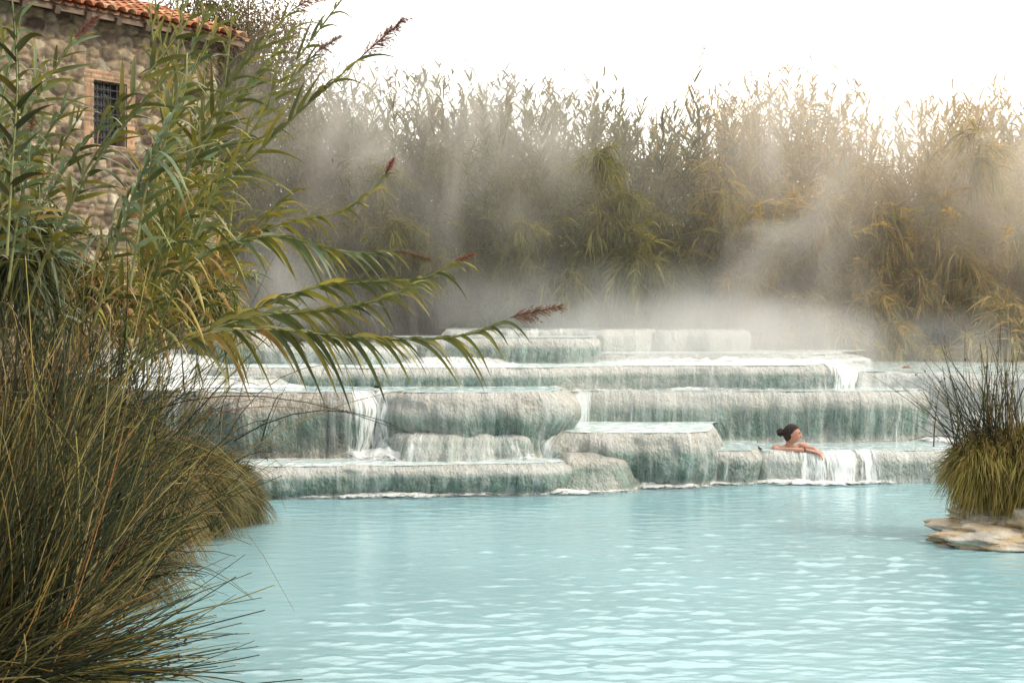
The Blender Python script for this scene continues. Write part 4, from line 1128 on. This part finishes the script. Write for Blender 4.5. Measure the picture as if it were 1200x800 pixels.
LB_G = 'greenish reed cane in the steamy thicket behind the falls, left of the tallest dark reed'
LB_W = 'straw gold reed cane in the sunlit thicket behind the falls, right half'
LB_D = 'reed arching forward with drooping leaves from the front of the far thicket'
protos = {'g': [], 'w': [], 'd': [], 'e': []}
for k in range(7): protos['g'].append(far_cane_proto('giant_reed', 4.9, .06 + .03 * k, FG, 500 + k, PURP if k % 3 == 0 else None, LB_G))
for k in range(7): protos['w'].append(far_cane_proto('giant_reed', 4.9, .06 + .03 * k, FW if k < 4 else np.vstack([FG, FW]), 520 + k, TAN if k % 2 == 0 else None, LB_W))
for k in range(4): protos['d'].append(far_cane_proto('giant_reed', 3.9, .55 + .06 * k, np.vstack([FG, FG * 1.2]), 540 + k, None, LB_D))
for k in range(4): protos['e'].append(far_cane_proto('giant_reed', 3.9, .55 + .06 * k, FW * 1.05, 560 + k, TAN if k == 1 else None, LB_D))
r7 = np.random.default_rng(77)
used = set()


def top_y(px):
    return np.interp(px, [200, 300, 350, 420, 520, 600, 700, 750, 800, 850, 900, 960, 1010, 1060, 1120, 1200, 1300], [70, 75, 80, 85, 95, 105, 102, 140, 122, 110, 92, 102, 138, 128, 112, 122, 118])


def place(key, px, Y, htop, rz):
    q = int(r7.integers(0, len(protos[key]))); o = protos[key][q]
    z = float(ground_z(np.array([(px - 600) * Y / F]), np.array([Y]))[0]) - .05
    loc = atz(px, Y, z)
    sc = htop / o['h0'] if 'h0' in o else htop
    if (key, q) not in used:
        used.add((key, q)); o.location = loc; o.rotation_euler = (0, 0, rz); o.scale = (sc,) * 3; c = o
    else: c = copy_thing(o, loc, rz, sc)
    c['group'] = {'g': 'greenish canes of the far thicket', 'w': 'straw gold canes of the far thicket', 'd': 'arching canes of the far thicket', 'e': 'arching canes of the far thicket'}[key]
    return c


for k in range(200):
    px = r7.uniform(215, 1300); Y = r7.uniform(25.0, 28.4)
    ty = top_y(px) + 20 + r7.normal(0, 12) + (r7.random() < .3) * 25
    zt = CAMZ + (HZ - ty) * Y / F
    zg = float(ground_z(np.array([(px - 600) * Y / F]), np.array([Y]))[0])
    h = max(2.2, zt - zg)
    key = 'w' if px > 815 else 'g'
    place(key, px, Y, h / 4.75, r7.uniform(-.9, .9) if key == 'w' else r7.uniform(0, 6.28))
for k in range(62):
    px = r7.uniform(300, 1260); Y = r7.uniform(24.9, 26.4)
    place('e' if px > 850 + r7.normal(0, 50) else 'd', px, Y, r7.uniform(.55, .95), r7.uniform(-.7, .7))

# ones that stand out
def special(label, px, ytop, Y, pal, seed, plume, arch=.05, rz=0.0):
    zg = float(ground_z(np.array([(px - 600) * Y / F]), np.array([Y]))[0]) - .05
    h = CAMZ + (HZ - ytop) * Y / F - zg
    o = far_cane_proto('giant_reed', h, arch, pal, seed, plume, label)
    o.location = atz(px, Y, zg); o.rotation_euler.z = rz
    return o


special('tallest dark green reed with a rusty tip, rising above the far thicket centre', 806, 84, 24.9, FG * .62, 601, (.22, .12, .05))
special('second dark green reed leaning beside the tallest dark one', 822, 118, 24.95, FG * .7, 602, None, .07)
special('dark reed with two fuzzy brown seed heads, left of centre in the far thicket', 632, 118, 24.7, FG * .75, 603, (.25, .15, .09), .05)
special('short dark upright reed left of the tallest dark one', 775, 128, 24.8, FG * .65, 604, None, .04)


def thicket():
    r = np.random.default_rng(99)
    mb = MB()
    nb = 760
    px = r.uniform(190, 1330, nb); Y = 25.0 + 4.2 * r.random(nb) ** 1.2
    f = r.random(nb) ** .9
    X = (px - 600) * Y / F
    zt = CAMZ + (HZ - (top_y(px) + 60)) * Y / F
    zb = 1.9
    Z = zb + (zt - zb) * f
    Y = Y - .55 * np.sin(np.pi * np.clip(f * .9 + .1, 0, 1))       # overhanging face
    per = 74
    i = np.repeat(np.arange(nb), per); n = len(i)
    cen = np.stack([X, Y, Z], 1)[i]
    d0 = norm(r.normal(0, 1, (nb, 3)) * np.array([1, .6, .4]) + np.array([0, -.7, .25]))[i]
    t = r.random(n)
    p = cen + d0 * (t * .75)[:, None] + r.normal(0, .13, (n, 3)); p[:, 2] -= .5 * t ** 2
    D = norm(d0 * .5 + r.normal(0, .6, (n, 3)) + np.array([0, 0, -.2]))
    wx = sstep(px, 760, 950)[i]
    c = np.where((r.random(n) < wx)[:, None], pick(FW, n, r, .25), pick(FG, n, r, .25))
    c *= r.uniform(.75, 1.25, nb)[i][:, None]
    ribbons(mb, p, D, norm(np.cross(D, r.normal(0, 1, (n, 3)))), r.uniform(.18, .42, n), r.uniform(.016, .032, n), r.uniform(.2, 1.1, n), c, k=3, fold=0)
    # solid heart of the thicket
    nh = 26000
    pxh = r.uniform(180, 1340, nh); Yh = r.uniform(27.0, 30.0, nh); f = r.random(nh)
    zt = CAMZ + (HZ - (top_y(pxh) + 62 + 26 * np.sin(pxh * .031) + 18 * np.sin(pxh * .083 + 1))) * Yh / F
    P = np.stack([(pxh - 600) * Yh / F, Yh, 1.6 + (zt - 1.6) * f], 1)
    D = norm(r.normal(0, .7, (nh, 3)) + np.array([0, -.1, .35]))
    ribbons(mb, P, D, norm(np.cross(D, r.normal(0, 1, (nh, 3)))), r.uniform(.35, .7, nh), r.uniform(.035, .06, nh), r.uniform(.2, 1.0, nh), pick(FG * .9, nh, r, .25), k=3, fold=0)
    # crowded canes further in: stems with two rows of blades
    nc = 520; pl = 52
    pxc = r.uniform(190, 1330, nc); Yc = r.uniform(25.6, 29.6, nc)
    top = CAMZ + (HZ - (top_y(pxc) + r.normal(6, 12, nc))) * Yc / F
    Xc = (pxc - 600) * Yc / F; z0 = 1.3
    ln = top - z0; le = r.normal(0, .10, (nc, 2))
    i = np.repeat(np.arange(nc), pl); n = len(i); u = r.uniform(.18, 1.0, n)
    P = np.stack([Xc[i] + le[i, 0] * ln[i] * u ** 2, Yc[i] + le[i, 1] * ln[i] * u ** 2, z0 + ln[i] * u], 1)
    pa = r.uniform(0, np.pi, nc)[i]; sg = r.choice([-1., 1.], n)
    D = norm(np.stack([np.cos(pa) * sg, np.sin(pa) * sg, 1.15 + .9 * u], 1) + r.normal(0, .25, (n, 3)))
    c = np.where((r.random(n) < sstep(pxc, 740, 900)[i])[:, None], pick(FW, n, r, .25), pick(FG, n, r, .25)) * r.uniform(.75, 1.25, nc)[i][:, None]
    ribbons(mb, P, D, norm(np.cross(D, np.array([0, 0, 1.0])) + r.normal(0, .5, (n, 3))), r.uniform(.4, .7, n) * np.interp(u, [0, .6, 1], [1, 1, .65]), r.uniform(.036, .056, n), r.uniform(.2, .9, n), c, k=4, fold=0)
    tubes(mb, np.stack([Xc, Yc, np.full(nc, z0)], 1), norm(np.stack([le[:, 0] * .5, le[:, 1] * .5, np.ones(nc)], 1)), ln * .9, .012, 0.0, (.2, .17, .08), k=4, sides=3)
    # bare stems at the shaded foot
    ns = 520
    pxs = r.uniform(200, 1320, ns); Ys = r.uniform(25.2, 27.5, ns)
    P = np.stack([(pxs - 600) * Ys / F, Ys, np.full(ns, 1.2)], 1)
    D = norm(np.stack([r.normal(0, .12, ns), r.normal(-.03, .08, ns), np.ones(ns)], 1))
    tubes(mb, P, D, r.uniform(1.4, 3.0, ns), .011, 0.0, pick(np.array([(.16, .12, .07), (.11, .085, .05), (.20, .16, .09)]), ns, r), k=4, sides=3)
    o = mb.build('reed_thicket', M_FAR)
    return tag(o, 'tangled mass of reeds and shoots filling the bank behind the falls', 'reed thicket', kind='stuff')


thicket()
BUN = [(690, 300, 24.6), (735, 285, 24.6), (783, 308, 24.4), (842, 215, 24.5), (862, 330, 24.2), (940, 360, 24.0), (1000, 372, 23.9), (1022, 352, 23.9), (1075, 330, 24.2), (1100, 235, 24.4), (1140, 330, 24.2),
       (1175, 340, 24.1), (905, 300, 24.4), (1030, 250, 24.5), (590, 240, 24.6), (600, 300, 24.6), (550, 260, 24.8), (480, 300, 24.9), (430, 250, 25.0), (380, 290, 25.0), (340, 250, 25.0), (760, 250, 24.6), (960, 240, 24.5), (1200, 270, 24.3), (815, 380, 24.0), (880, 385, 24.0)]
bp_g = [shoot_clump('reed_shoot_clump', None, (0, 0, 0), (.46, .34, .44), 20, .34, .022, np.vstack([FG, FG, YELL * .6]) * 1.25, M_FAR, 800 + k, dirv=(0, -.5, -.3), k=4, dens=26) for k in range(3)]
bp_w = [shoot_clump('reed_shoot_clump', None, (0, 0, 0), (.46, .34, .44), 22, .36, .026, np.vstack([FW, FW, YELL, FG * 1.4]), M_FAR, 810 + k, dirv=(0, -.5, -.3), k=4, dens=26) for k in range(3)]
BUN += [(float(r7.uniform(320, 1250)), float(r7.uniform(170, 390)), float(r7.uniform(24.0, 24.7))) for _ in range(26)]
BUN += [(905, 400, 23.3), (960, 408, 23.2), (1015, 402, 23.2), (1090, 412, 23.1), (1150, 408, 23.0), (1210, 410, 23.0), (1045, 385, 23.4), (985, 385, 23.4), (1180, 380, 23.3)]
use2 = set()
for k, (x, y, Y) in enumerate(BUN):
    ps = bp_w if x > 820 else bp_g
    o = ps[k % 3]; loc = at(x, y, Y)
    if id(o) in use2: o = copy_thing(o, loc, r7.uniform(-1.5, 1.5), r7.uniform(.6, 1.35))
    else: use2.add(id(o)); o.location = loc
    tag(o, 'drooping tuft of fine golden shoots on the right face of the far thicket' if x > 820 else 'drooping tuft of fine olive shoots on the left face of the far thicket', 'reed',
        'golden shoot tufts of the far thicket' if x > 820 else 'olive shoot tufts of the far thicket')


# ------------------------------------------------------------------ tree behind the mill
def make_tree(label, base, h, crown, seed, pal, nclump=90, per=60):
    r = np.random.default_rng(seed)
    base = np.array(base, float)
    root = empty('broadleaf_tree', base, label, 'tree', None)
    mt, ml = MB(), MB()
    t = np.linspace(0, 1, 12)
    C = np.stack([.3 * np.sin(t * 2.1), .2 * np.sin(t * 3), h * .7 * t], 1)
    path_tube(mt, C, .16 * (1 - .65 * t), (.10, .075, .05), 8)
    cc = np.array([0, 0, h * .68])
    pts = norm(r.normal(0, 1, (nclump, 3))) * (r.random((nclump, 1)) ** .45) * np.array(crown) + cc
    for p in pts[::2]:
        s = C[r.integers(5, 12)]; q = spline([s, (s + p) / 2 + np.array([0, 0, .15]), p], 8)
        path_tube(mt, q, .035 * (1 - .8 * np.linspace(0, 1, 8)), (.11, .08, .055), 4)
    i = np.repeat(np.arange(nclump), per); n = len(i)
    P = pts[i] + r.normal(0, .26, (n, 3)); D = norm(r.normal(0, 1, (n, 3)) + np.array([0, 0, -.3]))
    ribbons(ml, P, D, norm(np.cross(D, r.normal(0, 1, (n, 3)))), r.uniform(.06, .12, n), .032, .3, pick(pal, n, r, .3) * r.uniform(.7, 1.3, nclump)[i][:, None], k=2, fold=0, prof='spindle')
    mt.build('trunk', M_BARK, root); ml.build('crown', M_FAR, root)
    return root


TR = np.array([(.13, .09, .04), (.10, .085, .035), (.16, .11, .05)])
make_tree('brownish leaved tree rising behind the mill roof', (-5.6, 28.0, 1.9), 7.4, (1.7, 1.3, 2.1), 5, TR, 190, 130)
make_tree('dark tree at the top left corner, behind the mill', (-11.2, 30.0, 2.2), 8.6, (2.4, 1.6, 2.4), 6, TR * .6, 100)


# ------------------------------------------------------------------ people
def skin_arrays(verts, edges, radii, root=0, sub=2):
    me = bpy.data.meshes.new('tmp'); me.from_pydata([tuple(v) for v in verts], edges, [])
    o = bpy.data.objects.new('tmp', me); COL.objects.link(o)
    md = o.modifiers.new('s', 'SKIN'); md.use_smooth_shade = True
    for i, v in enumerate(me.skin_vertices[0].data):
        rr = radii[i]; v.radius = rr if isinstance(rr, tuple) else (rr, rr); v.use_root = (i == root)
    sb = o.modifiers.new('u', 'SUBSURF'); sb.levels = sb.render_levels = sub
    dg = bpy.context.evaluated_depsgraph_get(); dg.update()
    ev = o.evaluated_get(dg); m = ev.to_mesh()
    V = np.array([v.co[:] for v in m.vertices]); f4 = [list(p.vertices) for p in m.polygons if len(p.vertices) == 4]; f3 = [list(p.vertices) for p in m.polygons if len(p.vertices) == 3]
    ev.to_mesh_clear(); bpy.data.objects.remove(o); bpy.data.meshes.remove(me)
    return V, f4, f3


def head_arrays():
    """head facing +x, z up, centre at eye level; unit: metres. Returns verts, quads, colours"""
    n, m = 72, 60
    V, C = np.zeros((m + 1, n, 3)), np.zeros((m + 1, n, 3))
    g = lambda a, c, s: np.exp(-((a - c) / s) ** 2)
    for j in range(m + 1):
        ph = np.pi * j / m
        for i in range(n):
            th = 2 * np.pi * i / n                    # 0 = face
            z = math.cos(ph); s = math.sin(ph); cx, cy = math.cos(th), math.sin(th)
            x = s * cx * (.098 if cx > 0 else .100); y = s * cy * .076; zz = z * .114
            low = max(0, -z)
            y *= 1 - .34 * low ** 1.4 * (1 if cx > -.2 else .6)
            x *= (1 - .12 * low ** 2) if cx > 0 else (1 - .30 * low ** 1.2)
            f = max(0, cx) ** 1.5 * s
            ya = abs(y)
            x += f * (.022 * g(zz, -.032, .020) * g(y, 0, .013) + .012 * g(zz, -.010, .020) * g(y, 0, .010))      # nose
            x += f * (.007 * g(zz, .022, .012) * g(ya, .025, .025) - .010 * g(zz, .002, .013) * g(ya, .031, .014)) # brow, socket
            x += f * (.007 * g(zz, -.064, .008) * g(y, 0, .020) - .004 * g(zz, -.072, .003) * g(y, 0, .018) + .006 * g(zz, -.080, .007) * g(y, 0, .018))
            x += f * (.012 * g(zz, -.103, .014) * g(y, 0, .022))
            yy = y + math.copysign(.010 * g(cx, -.05, .16) * g(zz, -.008, .024), y) * (1 if s > .5 else 0)        # ear
            V[j, i] = (x, yy, zz)
            c = np.array((.40, .19, .125))
            if f > .15:
                lip = float(g(zz, -.072, .010) * g(y, 0, .022)); c = c * (1 - lip * .7) + np.array((.40, .12, .10)) * lip * .7
                br = float(g(zz, .022, .005) * g(ya, .030, .017)); c = c * (1 - br) + np.array((.06, .035, .025)) * br
                ey = float(g(zz, .003, .0055) * g(ya, .031, .012)); c = c * (1 - ey) + np.array((.07, .045, .035)) * ey
                ck = float(g(zz, -.035, .022) * g(ya, .045, .02)); c = c * (1 - .3 * ck) + np.array((.58, .24, .17)) * .3 * ck
            C[j, i] = c
    fs = [[j * n + i, (j + 1) * n + i, (j + 1) * n + (i + 1) % n, j * n + (i + 1) % n] for j in range(m) for i in range(n)]
    return V.reshape(-1, 3), fs, C.reshape(-1, 3)


def hair_arrays(bun=True):
    n, m = 64, 40
    V = np.zeros((m + 1, n, 3)); V2 = V.copy()
    for j in range(m + 1):
        for i in range(n):
            th = 2 * np.pi * i / n
            # hairline: forehead high at the front, down to the nape at the back
            k = .5 + .5 * math.cos(th)
            lim = np.interp(k, [0, .35, .48, .56, .75, 1], [2.40, 2.15, 1.85, 1.35, 1.05, .92])
            ph = lim * j / m
            z = math.cos(ph); s = math.sin(ph)
            low = max(0, -z)
            rip = 1 + .03 * math.sin(th * 17 + z * 5) + .02 * math.sin(th * 41 + z * 9)
            x = s * math.cos(th) * (.106 if math.cos(th) > 0 else .108) * rip
            y = s * math.sin(th) * .084 * rip * (1 - .25 * low); zz = z * .123
            if math.cos(th) < 0: x *= 1 - .25 * low ** 1.2
            V[j, i] = (x, y, zz); V2[j, i] = V[j, i] * .93
    fs = [[j * n + i, (j + 1) * n + i, (j + 1) * n + (i + 1) % n, j * n + (i + 1) % n] for j in range(m) for i in range(n)]
    rim = [[m * n + i, (m + 1) * n + m * n + i, (m + 1) * n + m * n + (i + 1) % n, m * n + (i + 1) % n] for i in range(n)]
    inn = [[(m + 1) * n + a for a in reversed(q)] for q in fs]
    A = [(np.concatenate([V.reshape(-1, 3), V2.reshape(-1, 3)]), fs + rim + inn)]
    if bun:
        B = np.zeros((21, 32, 3))
        for j in range(21):
            for i in range(32):
                ph = np.pi * j / 20; th = 2 * np.pi * i / 32
                rr = .046 * (1 + .08 * math.sin(th * 5 + ph * 4) + .05 * math.sin(ph * 9))
                B[j, i] = np.array([math.sin(ph) * math.cos(th), math.sin(ph) * math.sin(th), math.cos(ph)]) * rr + np.array([-.135, 0, .018])
        A.append((B.reshape(-1, 3), [[j * 32 + i, (j + 1) * 32 + i, (j + 1) * 32 + (i + 1) % 32, j * 32 + (i + 1) % 32] for j in range(20) for i in range(32)]))
    return A


def hand(wrist, palm_dir, side, curl_dir, thumb_sign=1):
    """palm and five bent fingers as skinned chains; returns list of (V,f4,f3)"""
    w = np.array(wrist); d = norm(palm_dir); s = norm(side); c = norm(curl_dir)
    out = [skin_arrays([w - d * .03, w + d * .02, w + d * .055, w + d * .085], [(0, 1), (1, 2), (2, 3)], [(.023, .023), (.03, .018), (.038, .016), (.036, .013)], 0, 2)]
    for k, (o, ln) in enumerate(((-.030, .070), (-.010, .082), (.010, .076), (.029, .060))):
        b = w + d * .07 + s * o
        dv = norm(d + s * o * 4)
        p = [b, b + dv * .025, b + dv * (.025 + ln * .42) + c * .006, b + dv * (.025 + ln * .72) + c * .022, b + dv * (.025 + ln * .92) + c * .042]
        out.append(skin_arrays(p, [(0, 1), (1, 2), (2, 3), (3, 4)], [.0095, .0095, .0088, .008, .0065], 0, 2))
    b = w + d * .02 - s * .024 * thumb_sign
    p = [b, b - s * .022 * thumb_sign + d * .022, b - s * .034 * thumb_sign + d * .05 + c * .006, b - s * .036 * thumb_sign + d * .074 + c * .016]
    out.append(skin_arrays(p, [(0, 1), (1, 2), (2, 3)], [.014, .012, .010, .0075], 0, 2))
    return out


SKINC = (.50, .255, .18)


def person_bather():
    base = np.array([3.325, 17.12, .0])
    root_loc = base
    # skeleton (world): pelvis, spine, chest, neck, shoulders, arms laid on the ledge, legs under water
    X = 3.325
    vs = [(X - .02, 17.42, -.28), (X - .01, 17.33, -.08), (X, 17.20, .16), (X + .0, 17.12, .29), (X + .004, 17.05, .385), (X + .012, 17.005, .46),
          (X - .165, 17.06, .362), (X - .195, 16.84, .352), (X - .03, 16.68, .376), (X + .12, 16.63, .378),
          (X + .165, 17.05, .378), (X + .21, 16.84, .365), (X + .235, 16.68, .38),
          (X - .10, 17.46, -.34), (X - .12, 17.30, -.62), (X - .12, 17.66, -.72), (X + .08, 17.46, -.34), (X + .10, 17.30, -.62), (X + .10, 17.66, -.72)]
    ed = [(0, 1), (1, 2), (2, 3), (3, 4), (4, 5), (3, 6), (6, 7), (7, 8), (8, 9), (3, 10), (10, 11), (11, 12), (0, 13), (13, 14), (14, 15), (0, 16), (16, 17), (17, 18)]
    rd = [(.15, .11), (.13, .09), (.15, .10), (.13, .085), (.06, .06), (.05, .052), (.062, .06), (.045, .045), (.038, .036), (.028, .026), (.062, .06), (.045, .045), (.036, .034),
          (.09, .09), (.06, .06), (.045, .045), (.09, .09), (.06, .06), (.045, .045)]
    mb = MB()
    V, f4, f3 = skin_arrays(vs, ed, rd, 0, 2)
    mb.add(V, f4, SKINC, f3)
    for (w, d, s, c, ts) in (((X + .13, 16.63, .378), (.9, -.32, -.12), (.32, .9, .1), (.15, -.2, -1), -1), ((X + .238, 16.68, .378), (.35, -.9, -.35), (.9, .35, 0), (.05, -.3, -1), 1)):
        for (V, f4, f3) in hand(w, d, s, c, ts): mb.add(V, f4, SKINC, f3)
    hv, hf, hc = head_arrays()
    a = R(-14); Rz = np.array([[math.cos(a), -math.sin(a), 0], [math.sin(a), math.cos(a), 0], [0, 0, 1]])
    hp = np.array([X + .018, 16.985, .540])
    mb.add(hv @ Rz.T + hp, hf, hc)
    root = mb.shift(root_loc).build('person', M_SKIN)
    root.location = root_loc
    tag(root, 'person with dark hair in a bun leaning on the ledge, face turned right', 'person')
    hm = MB()
    for V, f in hair_arrays(True): hm.add(V @ Rz.T + hp, f, (.022, .012, .008))
    hm.shift(root_loc); hm.build('hair', M_HAIR, root)
    bm = MB(); c = np.array([X + .095, 16.638, .380]); an = np.linspace(0, 2 * np.pi, 17)
    ring = c + np.stack([-.35 * .031 * np.cos(an) * .3, .031 * np.cos(an), .030 * np.sin(an)], 1)
    path_tube(bm, ring, .005, (.03, .02, .02), 6); bm.shift(root_loc); bm.build('bracelet', M_HAIR, root)


def person_far():
    P = at(1062, 437, 20.2); X, Y, Z = P[0], P[1], P[2]
    loc = np.array([X, Y, Z - .6])
    vs = [(X, Y + .1, Z - .85), (X, Y + .06, Z - .55), (X, Y + .02, Z - .30), (X, Y, Z - .20), (X, Y, Z - .10), (X - .17, Y, Z - .30), (X - .22, Y - .05, Z - .58), (X - .14, Y - .25, Z - .66), (X + .17, Y, Z - .30), (X + .22, Y - .05, Z - .58), (X + .14, Y - .25, Z - .66)]
    ed = [(0, 1), (1, 2), (2, 3), (3, 4), (2, 5), (5, 6), (6, 7), (2, 8), (8, 9), (9, 10)]
    rd = [(.16, .12), (.14, .1), (.16, .1), (.07, .07), (.055, .055), .065, .045, .035, .065, .045, .035]
    mb = MB(); V, f4, f3 = skin_arrays(vs, ed, rd, 0, 2); mb.add(V, f4, (.56, .30, .24), f3)
    hv, hf, hc = head_arrays(); a = R(200); Rz = np.array([[math.cos(a), -math.sin(a), 0], [math.sin(a), math.cos(a), 0], [0, 0, 1]])
    hp = np.array([X, Y, Z - .02]); mb.add(hv @ Rz.T + hp, hf, hc * np.array([1.1, 1.05, 1.1]))
    root = mb.shift(loc).build('person', M_SKIN); root.location = loc
    tag(root, 'second person, only the reddish head showing above the right cascade', 'person')
    hm = MB()
    for V, f in hair_arrays(False): hm.add(V @ Rz.T + hp, f, (.20, .085, .06))
    hm.shift(loc); hm.build('hair', M_HAIR, root)


person_bather()
person_far()


# ------------------------------------------------------------------ steam
def steam(label, c, rad, dens, scale, lo, hi, seed, col=(.96, .95, .93), aniso=.3):
    bm = bmesh.new(); bmesh.ops.create_icosphere(bm, subdivisions=3, radius=1.0)
    me = bpy.data.meshes.new('steam'); bm.to_mesh(me); bm.free()
    me.materials.append(steam_mat('steam', dens, scale, lo, hi, seed, aniso, col))
    o = bpy.data.objects.new('steam', me); COL.objects.link(o)
    o.location = c; o.scale = rad
    return tag(o, label, 'steam', 'drifting steam over the falls', 'stuff')


STEAM = True
if STEAM:
    steam('broad pale steam bank rising left of centre before the far reeds', at(470, 190, 24.0), (3.9, 2.4, 3.8), 1.15, .62, .42, .74, 1.0, (.98, .95, .90))
    steam('bright steam column right of centre, drifting up from the falls', at(925, 275, 22.8), (1.8, 1.5, 3.1), 1.15, .75, .42, .74, 7.0, (.98, .95, .90))
    steam('warm steam veil over the right end of the far thicket', at(1120, 190, 24.0), (4.2, 2.4, 3.6), 1.05, .6, .40, .76, 13.0, (.99, .93, .82))
    steam('low steam lying along the foot of the far thicket', at(740, 376, 22.9), (8.6, 2.2, 1.2), .62, .85, .40, .72, 19.0)
    steam('thin mist curling over the middle terraces', at(700, 450, 18.4), (6.0, 2.4, .9), .32, 1.1, .38, .70, 25.0)
    steam('dense white puff behind the left cascade', at(335, 335, 22.0), (1.3, 1.2, 1.1), .95, .9, .38, .70, 31.0)
    steam('broad warm haze of steam hanging in front of the whole far thicket', at(780, 215, 24.6), (9.5, 2.6, 4.6), .20, .4, .22, .72, 53.0, (.99, .95, .88))
    steam('soft mist drifting across the topmost pale terrace', at(815, 392, 20.6), (3.2, 1.2, .8), 1.0, .9, .18, .62, 47.0)
    steam('mist lying over the basin under the right thicket', at(1040, 405, 21.4), (3.2, 1.3, .75), .6, .9, .34, .70, 43.0)
    steam('small wisp standing over the bather pool', at(885, 430, 19.5), (.9, .8, 1.2), .38, 1.2, .40, .72, 37.0)

# ------------------------------------------------------------------ light, sky, camera
EL, AZ = R(40), R(112)                     # sun high on the right, a little behind the viewer (azimuth from +Y towards +X)
w = bpy.data.worlds.new('World'); scn.world = w; w.use_nodes = True
nt = w.node_tree; nt.nodes.clear()
out = nt.nodes.new('ShaderNodeOutputWorld'); bg = nt.nodes.new('ShaderNodeBackground')
sky = nt.nodes.new('ShaderNodeTexSky'); sky.sky_type = 'NISHITA'; sky.sun_disc = False
sky.sun_elevation = EL; sky.sun_rotation = AZ; sky.air_density = 1.0; sky.dust_density = 4.0; sky.ozone_density = 1.0
hs = nt.nodes.new('ShaderNodeHueSaturation'); hs.inputs['Saturation'].default_value = .25
mx = nt.nodes.new('ShaderNodeMix'); mx.data_type = 'RGBA'; mx.inputs[0].default_value = .6
mx.inputs[7].default_value = (8.3, 8.15, 7.95, 1)       # cloud cover
nt.links.new(sky.outputs[0], hs.inputs['Color']); nt.links.new(hs.outputs[0], mx.inputs[6])
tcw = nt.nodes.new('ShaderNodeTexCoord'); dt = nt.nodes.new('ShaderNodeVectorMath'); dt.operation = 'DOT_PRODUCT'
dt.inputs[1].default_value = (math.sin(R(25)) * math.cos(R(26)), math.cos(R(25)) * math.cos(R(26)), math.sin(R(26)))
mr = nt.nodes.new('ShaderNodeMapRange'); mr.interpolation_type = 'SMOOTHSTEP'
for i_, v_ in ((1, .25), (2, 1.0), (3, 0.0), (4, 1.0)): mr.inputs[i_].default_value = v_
gl = nt.nodes.new('ShaderNodeMix'); gl.data_type = 'RGBA'; gl.blend_type = 'ADD'; gl.inputs[7].default_value = (10.5, 10.0, 9.2, 1)   # glow added to the sky beyond the falls to brighten water glints
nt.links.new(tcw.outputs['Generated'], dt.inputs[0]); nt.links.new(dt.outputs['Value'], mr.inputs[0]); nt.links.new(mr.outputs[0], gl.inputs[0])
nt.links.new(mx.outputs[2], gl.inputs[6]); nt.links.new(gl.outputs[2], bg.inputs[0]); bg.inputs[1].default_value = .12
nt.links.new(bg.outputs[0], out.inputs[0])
sl = bpy.data.lights.new('sun', 'SUN'); sl.energy = 2.0; sl.angle = R(12); sl.color = (1.0, .86, .68)
so = bpy.data.objects.new('sun', sl); COL.objects.link(so)
dirv = Vector((math.sin(AZ) * math.cos(EL), math.cos(AZ) * math.cos(EL), math.sin(EL)))
so.rotation_euler = dirv.to_track_quat('Z', 'Y').to_euler(); so.location = dirv * 40

cam = bpy.data.cameras.new('camera'); cam.sensor_width = 36; cam.lens = 36 * F / 1200; cam.clip_start = .1; cam.clip_end = 2000
cam.shift_y = -(400 - HZ) / 1200
co = bpy.data.objects.new('camera', cam); COL.objects.link(co)
co.location = (0, 0, CAMZ); co.rotation_euler = (R(90), 0, 0)
scn.camera = co

scn.render.engine = 'CYCLES'
vs = scn.view_settings
vs.view_transform = 'Standard'; vs.look = 'None'; vs.gamma = 1; vs.use_curve_mapping = False; vs.exposure = .45
scn.display_settings.display_device = 'sRGB'
cy = scn.cycles
cy.use_denoising = True
try: cy.denoiser = 'OPENIMAGEDENOISE'; cy.denoising_input_passes = 'RGB_ALBEDO_NORMAL'
except Exception: pass
cy.max_bounces = 8; cy.diffuse_bounces = 3; cy.glossy_bounces = 3; cy.transmission_bounces = 4; cy.transparent_max_bounces = 16; cy.volume_bounces = 1
cy.volume_step_rate = 2.0; cy.volume_max_steps = 128
cy.use_adaptive_sampling = True; cy.adaptive_threshold = .015
cy.sample_clamp_indirect = 6.0
